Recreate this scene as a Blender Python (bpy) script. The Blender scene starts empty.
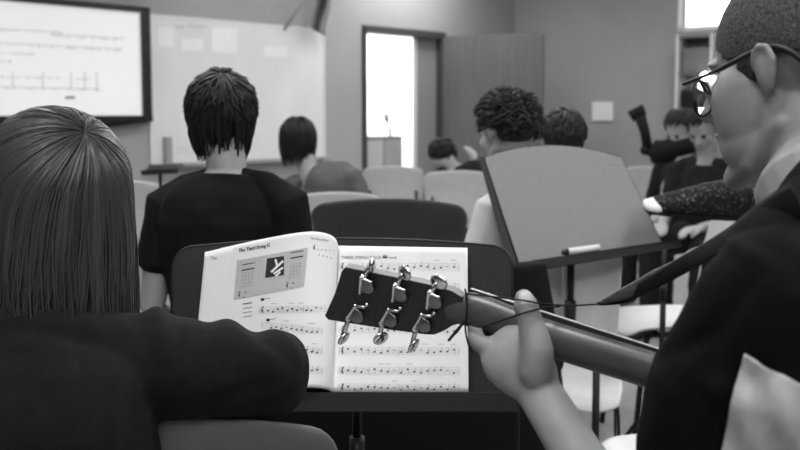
import bpy, bmesh, math, random
from mathutils import Vector, Matrix, noise, Quaternion
random.seed(7)
sc = bpy.context.scene
COL = sc.collection
R = math.radians
V = Vector

# ------------------------------------------------------------------ camera
F = 1111.1; PITCH = R(5.8); EYE = 1.22
cd = bpy.data.cameras.new('camera'); cam = bpy.data.objects.new('camera', cd); COL.objects.link(cam)
cam.location = (0, 0, EYE); cam.rotation_euler = (R(90) - PITCH, 0, 0)
cd.sensor_width = 36; cd.lens = 50; cd.clip_start = .05; cd.clip_end = 100
cd.dof.use_dof = True; cd.dof.focus_distance = 1.62; cd.dof.aperture_fstop = 7.0
sc.camera = cam

def ray(px, py):
    u = (px-400)/F; v = (225-py)/F
    return V((u, math.cos(PITCH)+v*math.sin(PITCH), -math.sin(PITCH)+v*math.cos(PITCH)))
def W(px, py, Y):
    r = ray(px, py); r = r*(Y/r.y); return V((r.x, r.y, r.z+EYE))
def hit(px, py, p0, n):
    r = ray(px, py); o = V((0, 0, EYE)); t = (V(p0)-o).dot(n)/r.dot(n); return o+r*t

# ------------------------------------------------------------------ materials
def mat(name, g, rough=.6, spec=.4, var=0., scale=8., bump=0., bscale=60., metal=0., stretch=None, emit=0., coat=0., trans=0., sheen=0.):
    m = bpy.data.materials.new(name); m.use_nodes = True
    nt = m.node_tree; b = nt.nodes['Principled BSDF']
    b.inputs['Base Color'].default_value = (g, g, g, 1)
    b.inputs['Roughness'].default_value = rough
    b.inputs['Specular IOR Level'].default_value = spec
    b.inputs['Metallic'].default_value = metal
    if coat: b.inputs['Coat Weight'].default_value = coat; b.inputs['Coat Roughness'].default_value = .15
    if trans: b.inputs['Transmission Weight'].default_value = trans
    if sheen: b.inputs['Sheen Weight'].default_value = sheen
    if emit:
        b.inputs['Emission Color'].default_value = (1, 1, 1, 1); b.inputs['Emission Strength'].default_value = emit
    if var or bump:
        tc = nt.nodes.new('ShaderNodeTexCoord'); mp = nt.nodes.new('ShaderNodeMapping')
        nt.links.new(tc.outputs['Object'], mp.inputs['Vector'])
        if stretch: mp.inputs['Scale'].default_value = stretch
    if var:
        n = nt.nodes.new('ShaderNodeTexNoise'); n.inputs['Scale'].default_value = scale; n.inputs['Detail'].default_value = 5
        r = nt.nodes.new('ShaderNodeValToRGB')
        lo = max(0, g*(1-var)); hi = g*(1+var)
        r.color_ramp.elements[0].position = .3; r.color_ramp.elements[0].color = (lo, lo, lo, 1)
        r.color_ramp.elements[1].position = .7; r.color_ramp.elements[1].color = (hi, hi, hi, 1)
        nt.links.new(mp.outputs[0], n.inputs['Vector']); nt.links.new(n.outputs['Fac'], r.inputs[0]); nt.links.new(r.outputs[0], b.inputs['Base Color'])
    if bump:
        n2 = nt.nodes.new('ShaderNodeTexNoise'); n2.inputs['Scale'].default_value = bscale; n2.inputs['Detail'].default_value = 4
        bp = nt.nodes.new('ShaderNodeBump'); bp.inputs['Strength'].default_value = bump; bp.inputs['Distance'].default_value = .002
        nt.links.new(mp.outputs[0], n2.inputs['Vector']); nt.links.new(n2.outputs['Fac'], bp.inputs['Height']); nt.links.new(bp.outputs[0], b.inputs['Normal'])
    return m
M = dict(
    wall=mat('pale_wall_paint', .38, .9, .2, .03, 2), wallb=mat('grey_wall_paint', .34, .9, .2, .04, 2),  # right wall colour darkened for the weaker light on it
    ceil=mat('ceiling_tile', .75, .9, .2), floor=mat('speckled_floor_tile', .33, .35, .5, .15, 40),
    board=mat('whiteboard_enamel', .78, .3, .4, .03, 3), tray=mat('aluminium_tray', .35, .4, .5),
    paper=mat('white_paper', .88, .8, .2, .02, 30), page=mat('book_page', .9, .7, .2, .015, 30), page2=mat('grey_print_panel', .56, .8, .2, .06, 200),
    ink=mat('black_ink', .04, .7, .2), inkg=mat('grey_ink', .36, .7, .2), inkl=mat('light_grey_ink', .6, .7, .2),
    black=mat('black_plastic', .012, .45, .4), blackm=mat('black_metal', .010, .5, .25, 0, 8, .15, 400),
    desk=mat('dark_speckled_desk', .018, .6, .25, .45, 700, .3, 500), deskl=mat('grey_speckled_desk', .24, .55, .4, .22, 500, .3, 500),
    door=mat('grey_wood_door', .10, .5, .4, .15, 3, 0, 60, 0, (6, 6, .6)), doorframe=mat('dark_door_frame', .05, .5, .4), doorp=mat('door_side_panel', .26, .5, .4),
    chairl=mat('light_chair_plastic', .56, .4, .4, .04, 20), chaird=mat('dark_chair_plastic', .05, .45, .4, .1, 20), chairg=mat('grey_chair_plastic', .13, .5, .4, .1, 20),
    chrome=mat('chrome', .75, .13, .5, 0, 8, 0, 60, 1.), chromeb=mat('brushed_steel', .22, .3, .5, 0, 8, 0, 60, 1.),
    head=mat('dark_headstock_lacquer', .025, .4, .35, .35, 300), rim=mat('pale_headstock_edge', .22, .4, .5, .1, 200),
    neck=mat('glossy_neck_wood', .07, .38, .4, .2, 12, 0, 60, 0, (1, 8, 8), 0, .25), binding=mat('pale_binding', .5, .3, .5), fret=mat('dark_fretboard', .02, .4, .5),
    cord=mat('black_cord', .006, .7, .2), strap=mat('dark_strap_webbing', .018, .8, .2, .3, 200), strapl=mat('strap_lining', .14, .8, .2, .3, 90),
    skin=mat('skin', .34, .5, .4, .07, 30, .25, 500), skinb=mat('skin_pale', .5, .5, .4, .05, 30, .2, 300), skind=mat('skin_shaded_tone', .17, .5, .4, .12, 40, .3, 500), nail=mat('fingernail', .45, .3, .5),
    tee=mat('black_tshirt', .010, .9, .1, .2, 15, .4, 300), sweat=mat('black_sweatshirt', .010, .95, .1, .2, 60, .6, 900, sheen=.04), jacket=mat('black_jacket', .005, .85, .08, .2, 10, .35, 400),
    satin=mat('grey_satin', .42, .45, .4, .08, 14, .2, 200), hoodg=mat('grey_hoodie', .10, .9, .2, .08, 20), white_shirt=mat('white_shirt', .6, .85, .2, .05, 20), dark=mat('dark_cloth', .012, .9, .2, .3, 20), denim=mat('dark_denim', .03, .9, .2, .2, 60),
    hairb=mat('black_hair', .010, .5, .35), hairc=mat('dark_brown_hair', .022, .38, .5), hairg=mat('long_brown_hair', .040, .36, .5), buzz=mat('cropped_hair', .055, .8, .3, .75, 330, .8, 420),
    lens=mat('lens_glass', .9, .02, .5, trans=1.), eye=mat('eye_white', .6, .2, .5), iris=mat('dark_iris', .02, .1, .5),
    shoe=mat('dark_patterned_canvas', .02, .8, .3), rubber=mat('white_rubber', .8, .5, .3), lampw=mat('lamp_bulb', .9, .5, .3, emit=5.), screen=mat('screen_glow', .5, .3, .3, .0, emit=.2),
    panel=mat('lamp_diffuser', .8, .5, .3, emit=7.0), cab=mat('grey_cabinet', .14, .6, .3, .1, 6), flag=mat('grey_hanging_cloth', .2, .9, .2, .3, 4), glasspane=mat('pale_window_glass', .9, .0, .5, trans=1.), bag=mat('black_bag_nylon', .005, .8, .2),
    disp=mat('displayed_grey', .35, .5, .3, emit=.13), wallback=mat('dark_wall_paint', .16, .9, .2, .04, 2),  # unseen walls painted dark to cut the fill light
    skinm=mat('tanned_skin', .25, .5, .4, .08, 30, .25, 500),
    marker=mat('white_marker_barrel', .75, .4, .4),
)
# patterned canvas: light flecks woven into the dark cloth
def fleck(m, scale, lo, hi, thr):
    nt = m.node_tree; b = nt.nodes['Principled BSDF']
    tc = nt.nodes.new('ShaderNodeTexCoord'); v = nt.nodes.new('ShaderNodeTexNoise'); v.inputs['Scale'].default_value = scale; v.inputs['Detail'].default_value = 3
    r = nt.nodes.new('ShaderNodeValToRGB'); r.color_ramp.elements[0].position = thr; r.color_ramp.elements[1].position = thr+.12
    r.color_ramp.elements[0].color = (lo, lo, lo, 1); r.color_ramp.elements[1].color = (hi, hi, hi, 1)
    nt.links.new(tc.outputs['Object'], v.inputs['Vector']); nt.links.new(v.outputs['Fac'], r.inputs[0]); nt.links.new(r.outputs[0], b.inputs['Base Color'])
fleck(M['shoe'], 120, .008, .11, .55)

# ------------------------------------------------------------------ object helpers
INV = {}
def tag(o, label=None, cat=None, group=None, kind=None):
    if label: o['label'] = label
    if cat: o['category'] = cat
    if group: o['group'] = group
    if kind: o['kind'] = kind
    return o
def thing(name, label, cat, loc, rz=0., group=None):
    o = bpy.data.objects.new(name, None); COL.objects.link(o); o.empty_display_size = .1
    o.location = loc; o.rotation_euler = (0, 0, rz)
    INV[o] = (Matrix.Translation(V(loc)) @ Matrix.Rotation(rz, 4, 'Z')).inverted()
    return tag(o, label, cat, group)
def obj(name, src, m, parent=None, smooth=True, local=False):
    if isinstance(src, bmesh.types.BMesh):
        me = bpy.data.meshes.new(name); bmesh.ops.recalc_face_normals(src, faces=src.faces); src.to_mesh(me); src.free()
    else: me = src; me.name = name
    mats = m if isinstance(m, (list, tuple)) else [m]
    idx = [p.material_index for p in me.polygons] if len(mats) > 1 else None
    me.materials.clear()
    for q in mats: me.materials.append(q)
    if idx: me.polygons.foreach_set('material_index', idx)
    for p in me.polygons: p.use_smooth = smooth
    if not smooth: pass
    o = bpy.data.objects.new(name, me); COL.objects.link(o)
    if parent is not None:
        o.parent = parent; inv = INV.get(parent)
        if inv is not None:
            if not local: me.transform(inv)
            INV[o] = inv
        else: INV[o] = None
    return o
def dup(root, loc, rz, label=None, group=None, scale=None):
    r = root.copy(); COL.objects.link(r); r.location = loc; r.rotation_euler = (0, 0, rz)
    if scale: r.scale = (scale,)*3
    if label: r['label'] = label
    if group: r['group'] = group
    for ch in list(root.children):
        c = ch.copy(); COL.objects.link(c); c.parent = r
        for g in ch.children:
            d = g.copy(); COL.objects.link(d); d.parent = c
    return r
def bake(o, mods):
    for kind, props in mods:
        md = o.modifiers.new(kind, kind)
        for k, v in props.items(): setattr(md, k, v)
    dg = bpy.context.evaluated_depsgraph_get(); dg.update()
    me = bpy.data.meshes.new_from_object(o.evaluated_get(dg))
    bpy.data.objects.remove(o); return me
def tmp(bm):
    me = bpy.data.meshes.new('t'); bmesh.ops.recalc_face_normals(bm, faces=bm.faces); bm.to_mesh(me); bm.free()
    o = bpy.data.objects.new('t', me); COL.objects.link(o); return o
def fuse(bm, voxel=.006, smooth=4, disp=None):
    me = bake(tmp(bm), [('REMESH', dict(mode='VOXEL', voxel_size=voxel)), ('SMOOTH', dict(factor=.5, iterations=smooth))])
    if disp:
        n = [v.normal.copy() for v in me.vertices]
        for v, nn in zip(me.vertices, n): v.co += nn*disp(v.co, nn)
    return me
def bevelled(bm, w=.004, seg=2, extra=()):
    return bake(tmp(bm), [('BEVEL', dict(width=w, segments=seg, limit_method='ANGLE', angle_limit=R(40)))]+list(extra))

def joined(parts):
    """one mesh from several (bmesh or mesh, material) layers: a surface with its own print"""
    out = bmesh.new(); mats = []
    for src, m in parts:
        if isinstance(src, bmesh.types.BMesh):
            me = bpy.data.meshes.new('t'); src.to_mesh(me); src.free()
        else: me = src
        n0 = len(out.faces); out.from_mesh(me); out.faces.ensure_lookup_table()
        if m not in mats: mats.append(m)
        for f in out.faces[n0:] if n0 else out.faces: f.material_index = mats.index(m)
    me = bpy.data.meshes.new('t'); out.to_mesh(me); out.free(); return me, mats
# ------------------------------------------------------------------ shape helpers
def box(bm, c, s, rot=None):
    m = Matrix.Translation(V(c)) @ (rot.to_4x4() if rot is not None else Matrix.Identity(4)) @ Matrix.Diagonal((s[0], s[1], s[2], 1))
    bmesh.ops.create_cube(bm, size=1, matrix=m); return bm
def ell(bm, c, r, rot=None, u=20, v=14):
    if not isinstance(r, (tuple, list)): r = (r,)*3
    m = Matrix.Translation(V(c)) @ (rot.to_4x4() if rot is not None else Matrix.Identity(4)) @ Matrix.Diagonal((r[0], r[1], r[2], 1))
    bmesh.ops.create_uvsphere(bm, u_segments=u, v_segments=v, radius=1, matrix=m); return bm
def tube(bm, pts, rad, seg=12, ref=None, dome=False, closed=False):
    pts = [V(p) for p in pts]; n = len(pts)
    rad = rad if isinstance(rad, (list, tuple)) and len(rad) == n and not (n == 2 and isinstance(rad, tuple)) else [rad]*n
    rad = [(r, r) if not isinstance(r, (tuple, list)) else r for r in rad]
    tan = []
    for i in range(n):
        a = pts[i-1] if (i or closed) else pts[0]; b = pts[(i+1) % n] if (i < n-1 or closed) else pts[-1]
        tan.append((b-a).normalized())
    if dome:
        P, Q, T = [], [], []
        for k in (85, 60, 30):
            s = math.sin(R(k)); c = math.cos(R(k)); e = min(rad[0])
            P.append(pts[0]-tan[0]*e*s); Q.append((rad[0][0]*c, rad[0][1]*c)); T.append(tan[0])
        P += pts; Q += rad; T += tan
        for k in (30, 60, 85):
            s = math.sin(R(k)); c = math.cos(R(k)); e = min(rad[-1])
            P.append(pts[-1]+tan[-1]*e*s); Q.append((rad[-1][0]*c, rad[-1][1]*c)); T.append(tan[-1])
        pts, rad, tan, n = P, Q, T, len(P)
    x = V(ref) if ref is not None else (V((0, 0, 1)) if abs(tan[0].z) < .9 else V((1, 0, 0)))
    rings = []
    for i in range(n):
        x = (x - tan[i]*x.dot(tan[i]))
        x = x.normalized() if x.length > 1e-6 else tan[i].orthogonal().normalized()
        y = tan[i].cross(x)
        rings.append([bm.verts.new(pts[i]+x*rad[i][0]*math.cos(2*math.pi*k/seg)+y*rad[i][1]*math.sin(2*math.pi*k/seg)) for k in range(seg)])
        if ref is not None: x = V(ref)
    for i in range(n if closed else n-1):
        a, b = rings[i], rings[(i+1) % n]
        for k in range(seg): bm.faces.new((a[k], a[(k+1) % seg], b[(k+1) % seg], b[k]))
    if not closed: bm.faces.new(rings[0][::-1]); bm.faces.new(rings[-1])
    return bm
def prism(bm, pts, ext):
    a = [bm.verts.new(V(p)) for p in pts]; b = [bm.verts.new(V(p)+V(ext)) for p in pts]; n = len(a)
    bm.faces.new(a[::-1]); bm.faces.new(b)
    for i in range(n): bm.faces.new((a[i], a[(i+1) % n], b[(i+1) % n], b[i]))
    return bm
def smoothline(pts, k=6):
    pts = [V(p) for p in pts]; out = []
    for i in range(len(pts)-1):
        p0 = pts[max(i-1, 0)]; p1 = pts[i]; p2 = pts[i+1]; p3 = pts[min(i+2, len(pts)-1)]
        for j in range(k):
            t = j/k; out.append(.5*((2*p1)+(-p0+p2)*t+(2*p0-5*p1+4*p2-p3)*t*t+(-p0+3*p1-3*p2+p3)*t**3))
    out.append(pts[-1]); return out
def lerp(a, b, t): return a+(b-a)*t
def interp(tab, x):
    if x <= tab[0][0]: return tab[0][1]
    for (a, p), (b, q) in zip(tab, tab[1:]):
        if x <= b: return p+(q-p)*(x-a)/(b-a)
    return tab[-1][1]
def grid(bm, fn, nu, nv):
    g = [[bm.verts.new(fn(i/nu, j/nv)) for j in range(nv+1)] for i in range(nu+1)]
    for i in range(nu):
        for j in range(nv): bm.faces.new((g[i][j], g[i+1][j], g[i+1][j+1], g[i][j+1]))
    return bm
def sheet(bm, th, sub=0):
    mods = [('SOLIDIFY', dict(thickness=th, offset=0))]
    if sub: mods.append(('SUBSURF', dict(levels=sub)))
    return bake(tmp(bm), mods)
def textmesh(s, size=1.):
    cu = bpy.data.curves.new('txt', 'FONT'); cu.body = s; cu.size = size; cu.resolution_u = 2
    o = bpy.data.objects.new('txt', cu); COL.objects.link(o)
    dg = bpy.context.evaluated_depsgraph_get(); dg.update()
    me = bpy.data.meshes.new_from_object(o.evaluated_get(dg)); bpy.data.objects.remove(o)
    return me

# ------------------------------------------------------------------ the room
ua = V((.6143, .7891, 0)); na = V((.7891, -.6143, 0)); A0 = V((-.383, 11.2, 0))
TC = 2.85; C0 = A0+ua*TC; ub = na.copy(); nb = -ua
H = 3.15
rotA = Matrix.Rotation(math.atan2(ua.y, ua.x), 3, 'Z'); rotB = Matrix.Rotation(math.atan2(ub.y, ub.x), 3, 'Z')
def PA(t, z, off=0.): return A0+ua*t+na*off+V((0, 0, z))
def PB(s, z, off=0.): return C0+ub*s+nb*off+V((0, 0, z))
def tA(px): p = hit(px, 112, A0, na); return (p-A0).dot(ua)
def sB(px): p = hit(px, 112, C0, nb); return (p-C0).dot(ub)
def zA(px, py): return hit(px, py, A0, na).z
def zB(px, py): return hit(px, py, C0, nb).z
def boxA(bm, t0, t1, z0, z1, o0, o1): return box(bm, PA((t0+t1)/2, (z0+z1)/2, (o0+o1)/2), (t1-t0, o1-o0, z1-z0), rotA)
def boxB(bm, s0, s1, z0, z1, o0, o1): return box(bm, PB((s0+s1)/2, (z0+z1)/2, (o0+o1)/2), (s1-s0, o1-o0, z1-z0), rotB)
d0, d1 = tA(364), tA(443); dz = zA(364, 27)
LA, LB = 15., 11.
bm = bmesh.new(); boxA(bm, TC-LA, d0, 0, H, -.15, 0); boxA(bm, d0, d1, dz, H, -.15, 0); boxA(bm, d1, TC+.15, 0, H, -.15, 0)
obj('wall_left', bm, M['wall'], smooth=False)['kind'] = 'structure'
w0, w1 = sB(676), sB(676)+1.9; wz0 = zB(690, 31); wz1 = 2.95
bm = bmesh.new(); boxB(bm, 0, w0, 0, H, -.15, 0); boxB(bm, w0, w1, 0, wz0, -.15, 0); boxB(bm, w0, w1, wz1, H, -.15, 0); boxB(bm, w1, LB, 0, H, -.15, 0)
obj('wall_right', bm, M['wallb'], smooth=False)['kind'] = 'structure'
bm = bmesh.new(); boxA(bm, TC-LA-.15, TC-LA, 0, H, 0, LB); obj('wall_back', bm, M['wallback'], smooth=False)['kind'] = 'structure'
bm = bmesh.new(); boxA(bm, TC-LA, TC, 0, H, LB, LB+.15); obj('wall_side', bm, M['wallback'], smooth=False)['kind'] = 'structure'
bm = bmesh.new(); boxA(bm, TC-LA-.15, TC+.15, -.1, 0, -4.2, LB+.15); obj('floor', bm, M['floor'], smooth=False)['kind'] = 'structure'
bm = bmesh.new(); boxA(bm, TC-LA-.15, TC+.15, H, H+.1, -4.2, LB+.15); obj('ceiling', bm, M['ceil'], smooth=False)['kind'] = 'structure'
# hallway beyond the door
bm = bmesh.new(); boxA(bm, -2.5, TC+.15, 0, H, -4.2, -4.05); boxA(bm, -2.65, -2.5, 0, H, -4.05, -.15); boxA(bm, TC, TC+.15, 0, H, -4.05, -.15)
obj('wall_hallway', bm, M['board'], smooth=False)['kind'] = 'structure'
# window
win = bmesh.new()
for s0, s1, z0, z1 in ((w0, w0+.06, wz0, wz1), (w1-.06, w1, wz0, wz1), (w0, w1, wz0, wz0+.05), (w0, w1, wz1-.05, wz1), ((w0+w1)/2-.02, (w0+w1)/2+.02, wz0, wz1)):
    boxB(win, s0, s1, z0, z1, -.10, .01)
wo = obj('window_1', win, M['paper'], smooth=False); wo['kind'] = 'structure'
bm = bmesh.new(); boxB(bm, w0+.05, w1-.05, wz0+.04, wz1-.04, -.062, -.056); obj('glass_pane', bm, M['glasspane'], wo, smooth=False)
# door: frame, narrow side panel, leaf swung into the room
hinge = PA(d1-.02, 0, .02)
q = W(543, 112, 11.78); dirl = (V((q.x, q.y, 0))-hinge); Ld = dirl.length; dirl.normalize()
rotd = Matrix.Rotation(math.atan2(dirl.y, dirl.x), 3, 'Z')
bm = bmesh.new(); box(bm, hinge+dirl*Ld/2+V((0, 0, (dz-.02)/2)), (Ld, .045, dz-.03), rotd)
leaf = obj('door_1', bm, M['door'], smooth=False); leaf['kind'] = 'structure'
bm = bmesh.new()
boxA(bm, d0-.03, d0+.03, 0, dz, -.16, .02); boxA(bm, d0-.03, d1+.02, dz-.05, dz+.02, -.16, .02); boxA(bm, d1-.05, d1+.02, 0, dz, -.16, .02)
obj('door_frame', bm, M['doorframe'], leaf, smooth=False)
sp0 = tA(421.5)
bm = bmesh.new(); boxA(bm, sp0, d1-.05, 0, dz-.05, -.12, -.06); obj('side_panel', bm, M['doorp'], leaf, smooth=False)
bm = bmesh.new(); nd = V((-dirl.y, dirl.x, 0)); hp = hinge+dirl*(Ld-.09)+V((0, 0, 1.0))
for sg in (-1, 1): tube(bm, [hp+nd*.02*sg, hp+nd*.06*sg, hp+nd*.065*sg-dirl*.12], .011, 10, dome=True)
obj('door_handle', bm, M['chromeb'], leaf)
# baseboards
bm = bmesh.new(); boxA(bm, TC-LA, d0-.04, 0, .1, 0, .012); obj('baseboard_left', bm, M['black'], smooth=False)['kind'] = 'structure'
bm = bmesh.new(); boxB(bm, 0.02, LB, 0, .1, 0, .012); obj('baseboard_right', bm, M['black'], smooth=False)['kind'] = 'structure'

# unseen ceiling lamps, added to light the room
def lamp(t, o):
    c = PA(t, H, o)
    L = thing('ceiling_light', 'long white ceiling light panel above the classroom', 'light', c, 0, 'ceiling light panels')
    b = bmesh.new()
    for x, y, sx, sy in ((-.31, 0, .03, 1.24), (.31, 0, .03, 1.24), (0, .61, .65, .03), (0, -.61, .65, .03)):
        box(b, c+rotA @ V((y, x, -.02)), (sy, sx, .04), rotA)
    obj('frame', b, M['paper'], L, smooth=False)
    b = bmesh.new(); box(b, c+V((0, 0, -.015)), (1.19, .59, .02), rotA); obj('diffuser', b, M['panel'], L, smooth=False)
for x, y in ((1.5, -1.3), (-.45, -1.3), (2.9, .3), (-.3, .75), (-.9, 3.2), (1.9, 2.9), (-2.6, 5.2), (.6, 5.6), (3.6, 6.2), (-3.2, 8.), (0, 8.8), (2.7, 9.6), (.4, 11.3)):  # those nearest the camera are placed to brighten the book page
    p_ = V((x, y, 0))-A0; lamp(p_.dot(ua), p_.dot(na))
hl = bpy.data.lights.new('hallway_lamp', 'AREA'); hl.energy = 150; hl.size = 2.6
ho = bpy.data.objects.new('hallway_lamp', hl); COL.objects.link(ho); ho.location = PA(.6, H-.05, -2.3)
# world: overcast daylight outside the high window
wd = bpy.data.worlds.new('world'); sc.world = wd; wd.use_nodes = True
bg = wd.node_tree.nodes['Background']; bg.inputs[0].default_value = (1, 1, 1, 1); bg.inputs[1].default_value = 3.2

# ------------------------------------------------------------------ wall furniture
# projected screen
def stroke_marks(bm, rows, plane0, n, uax, off, rng):
    """short illegible strokes of writing: rows of (px0, px1, py, slope, height_px)"""
    for x0, x1, y, sl, h in rows:
        x = x0
        while x < x1:
            w = rng.uniform(1.2, 3.2); yy = y+(x-x0)*sl; hh = h*rng.uniform(.5, 1.2)
            a = hit(x, yy, plane0, n); b = hit(x+w, yy+w*sl, plane0, n); c = hit(x+w, yy+w*sl+hh, plane0, n); d = hit(x, yy+hh, plane0, n)
            vs = [bm.verts.new(p+n*off) for p in (a, b, c, d)]; bm.faces.new(vs)
            x += w+rng.uniform(.5, 1.6)
rng = random.Random(3)
t0, t1 = tA(-25), tA(146); 
tz1 = zA(146, 8.5); tz0 = zA(146, 121)
so = thing('projection_screen', 'big glowing screen showing sheet music in a black frame on the wall', 'screen', PA((t0+t1)/2, tz0, 0))
bm = bmesh.new(); bz = .07
box(bm, PA((t0+t1)/2, tz1-.02, .04), (t1-t0, .08, .045), rotA); boxA(bm, t1-.075, t1, tz0, tz1, 0, .08); boxA(bm, t0, t0+.075, tz0, tz1, 0, .08)
prism(bm, [PA(t0, tz0+.045, 0.), PA(t1, tz0+.045, 0.), PA(t1, tz0-.005, 0.), PA(t1-.9, tz0-.085, 0.), PA(t0+.9, tz0-.085, 0.), PA(t0, tz0, 0.)], na*.085)
obj('frame', bm, M['black'], so, smooth=False)
bm = bmesh.new(); boxA(bm, t0+.06, t1-.06, tz0+.035, tz1-.03, .02, .045); scrbm = bm
bm = bmesh.new(); sp = A0+na*.046
stroke_marks(bm, [(50, 122, 33, .06, 3.5), (0, 60, 28, .05, 3), (0, 122, 42, .05, 3.2), (0, 36, 52, .03, 2.5), (0, 9, 60, .03, 2.5), (0, 58, 76, .02, 2), (76, 92, 78, .02, 2), (0, 100, 86, .02, 3)], sp, na, ua, .001, rng)
for x in (12, 42, 70, 84, 96): 
    y0 = 72
    vs = [bm.verts.new(hit(a, b, sp, na)+na*.001) for a, b in ((x, y0), (x+1.6, y0), (x+1.6, y0+18), (x, y0+18))]; bm.faces.new(vs)
curs = bmesh.new(); notesbm = bm; bm = curs
vs = [bm.verts.new(hit(a, b, sp, na)+na*.0015) for a, b in ((65, 96), (75, 96), (75, 99), (65, 99))]; bm.faces.new(vs)
obj('screen', *joined([(scrbm, M['screen']), (notesbm, M['disp']), (curs, M['inkg'])]), so, smooth=False)
bm = bmesh.new(); ell(bm, hit(95, 121.5, A0+na*.085, na), .012, u=12, v=8); obj('power_button', bm, M['chromeb'], so)
# whiteboard
b0, b1 = tA(150), tA(322); bz1 = zA(236, 24.5); bz0 = zA(236, 160)
wb = thing('whiteboard', 'long white marker board with a thin frame between screen and door', 'whiteboard', PA((b0+b1)/2, bz0, 0))
bm = bmesh.new(); boxA(bm, b0, b1, bz0, bz1, .004, .018); wsbm = bm
bm = bmesh.new(); boxA(bm, b0-.02, b1+.02, bz1, bz1+.025, 0, .025); boxA(bm, b0-.02, b0, bz0, bz1, 0, .025); boxA(bm, b1, b1+.02, bz0, bz1, 0, .025); obj('frame', bm, M['board'], wb, smooth=False)
bm = bmesh.new(); boxA(bm, b0-.02, b1+.02, bz0-.03, bz0, 0, .09); obj('tray', bm, M['tray'], wb, smooth=False)
bm = bmesh.new(); sp = A0+na*.0185
stroke_marks(bm, [(178, 200, 148, -.02, 1.6), (178, 198, 152, -.02, 1.4), (176, 181, 25, .05, 4), (186, 206, 24, .06, 3)], sp, na, ua, .001, rng)
obj('writing_surface', *joined([(wsbm, M['board']), (bm, M['inkl'])]), wb, smooth=False)
for (x0, x1, y0, y1, lab) in ((158, 174, 27, 46, 'small white sheet pinned at the upper corner of the whiteboard beside the screen'), (181, 203, 38, 50, 'low white sheet pinned on the whiteboard, second from the screen'), (211, 237, 27, 52, 'large white sheet pinned on the whiteboard above the boy in the black tee'), (264, 287, 46, 56, 'narrow white sheet pinned on the whiteboard nearest the doorway')):
    bm = bmesh.new(); c = [hit(a, b, A0+na*.019, na) for a, b in ((x0, y0), (x1, y0+1), (x1, y1+1), (x0, y1))]
    prism(bm, c, na*.002); tag(obj('pinned_sheet', bm, M['paper'], smooth=False), lab, 'paper', 'papers on the whiteboard')
bm = bmesh.new(); c0 = hit(167, 148, A0+na*.03, na); boxA(bm, (c0-A0).dot(ua)-.03, (c0-A0).dot(ua)+.03, bz0+.002, zA(167, 137), .02, .06)
tag(obj('board_eraser', bm, M['tray'], smooth=False), 'grey upright block standing on the whiteboard tray', 'eraser')
# angled pole with hanging cloth, above the whiteboard end
fp = thing('wall_flag', 'grey cloth hanging from a thin slanted pole above the whiteboard end', 'flag', hit(284, 30, A0, na))
bm = bmesh.new(); p0 = hit(284, 30, A0+na*.02, na); p1 = hit(309, -6, A0+na*.3, na); tube(bm, [p0, p1], .012, 8); obj('pole', bm, M['tray'], fp)
bm = bmesh.new()
def flagf(u, v):
    a = hit(314+u*14+3*math.sin(v*5), -20+v*(48+8*u), A0+na*(.22+.06*math.sin(u*9+v*2)), na); return a
grid(bm, flagf, 14, 16); obj('cloth', sheet(bm, .004), M['flag'], fp)
# outlet sheet / thermostat on the right wall
bm = bmesh.new(); c = [hit(a, b, C0, nb) for a, b in ((593, 102), (614, 102), (614, 121), (593, 121))]; prism(bm, c, nb*.03)
tag(obj('notice_card', bevelled(bm, .006), M['board'], smooth=False), 'small pale square fixture alone on the darker wall', 'wall fixture')
# shelf tower under window
bs0, bs1 = sB(689), sB(725)
sh = thing('shelf_unit', 'tall pale shelf unit under the bright window behind the man with glasses', 'shelf', PB((bs0+bs1)/2, 0, .2))
bm = bmesh.new(); zt = zB(700, 36)
boxB(bm, bs0, bs0+.03, 0, zt, .02, .38); boxB(bm, bs1-.03, bs1, 0, zt, .02, .38); boxB(bm, bs0, bs1, 0, zt, .0, .03)
obj('frame', bm, M['chairl'], sh, smooth=False)
for k in range(6):
    z = zt-.02-k*.38
    bm = bmesh.new(); boxB(bm, bs0+.03, bs1-.03, z-.02, z, .03, .38); obj('shelf_board', bm, M['cab'], sh, smooth=False)
for k, (h_, g) in enumerate(((.26, 'cab'), (.2, 'dark'), (.24, 'chaird'))):
    z = zt-.02-(k+1)*.38
    bm = bmesh.new(); boxB(bm, bs0+.05, bs1-.06, z+.002, z+h_, .08, .34)
    tag(obj('storage_box', bevelled(bm, .01), M[g], smooth=False), ['grey storage box on the uppermost shelf under the window', 'black storage box on the second shelf under the window', 'charcoal storage box on the third shelf under the window'][k], 'box', 'boxes on the shelf unit')
# glowing balls added to stand for bright glints in the glasses lens
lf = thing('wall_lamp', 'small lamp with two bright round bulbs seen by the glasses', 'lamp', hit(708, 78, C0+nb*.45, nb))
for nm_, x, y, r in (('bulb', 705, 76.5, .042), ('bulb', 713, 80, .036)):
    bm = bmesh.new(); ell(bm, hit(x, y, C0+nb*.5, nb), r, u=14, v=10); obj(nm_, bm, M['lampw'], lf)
bm = bmesh.new(); tube(bm, [hit(706, 84, C0+nb*.39, nb), hit(709, 80, C0+nb*.49, nb)], .012, 8); tube(bm, [hit(702, 78, C0+nb*.47, nb), hit(716, 82, C0+nb*.47, nb)], .01, 8); obj('arm', bm, M['chromeb'], lf)
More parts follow.
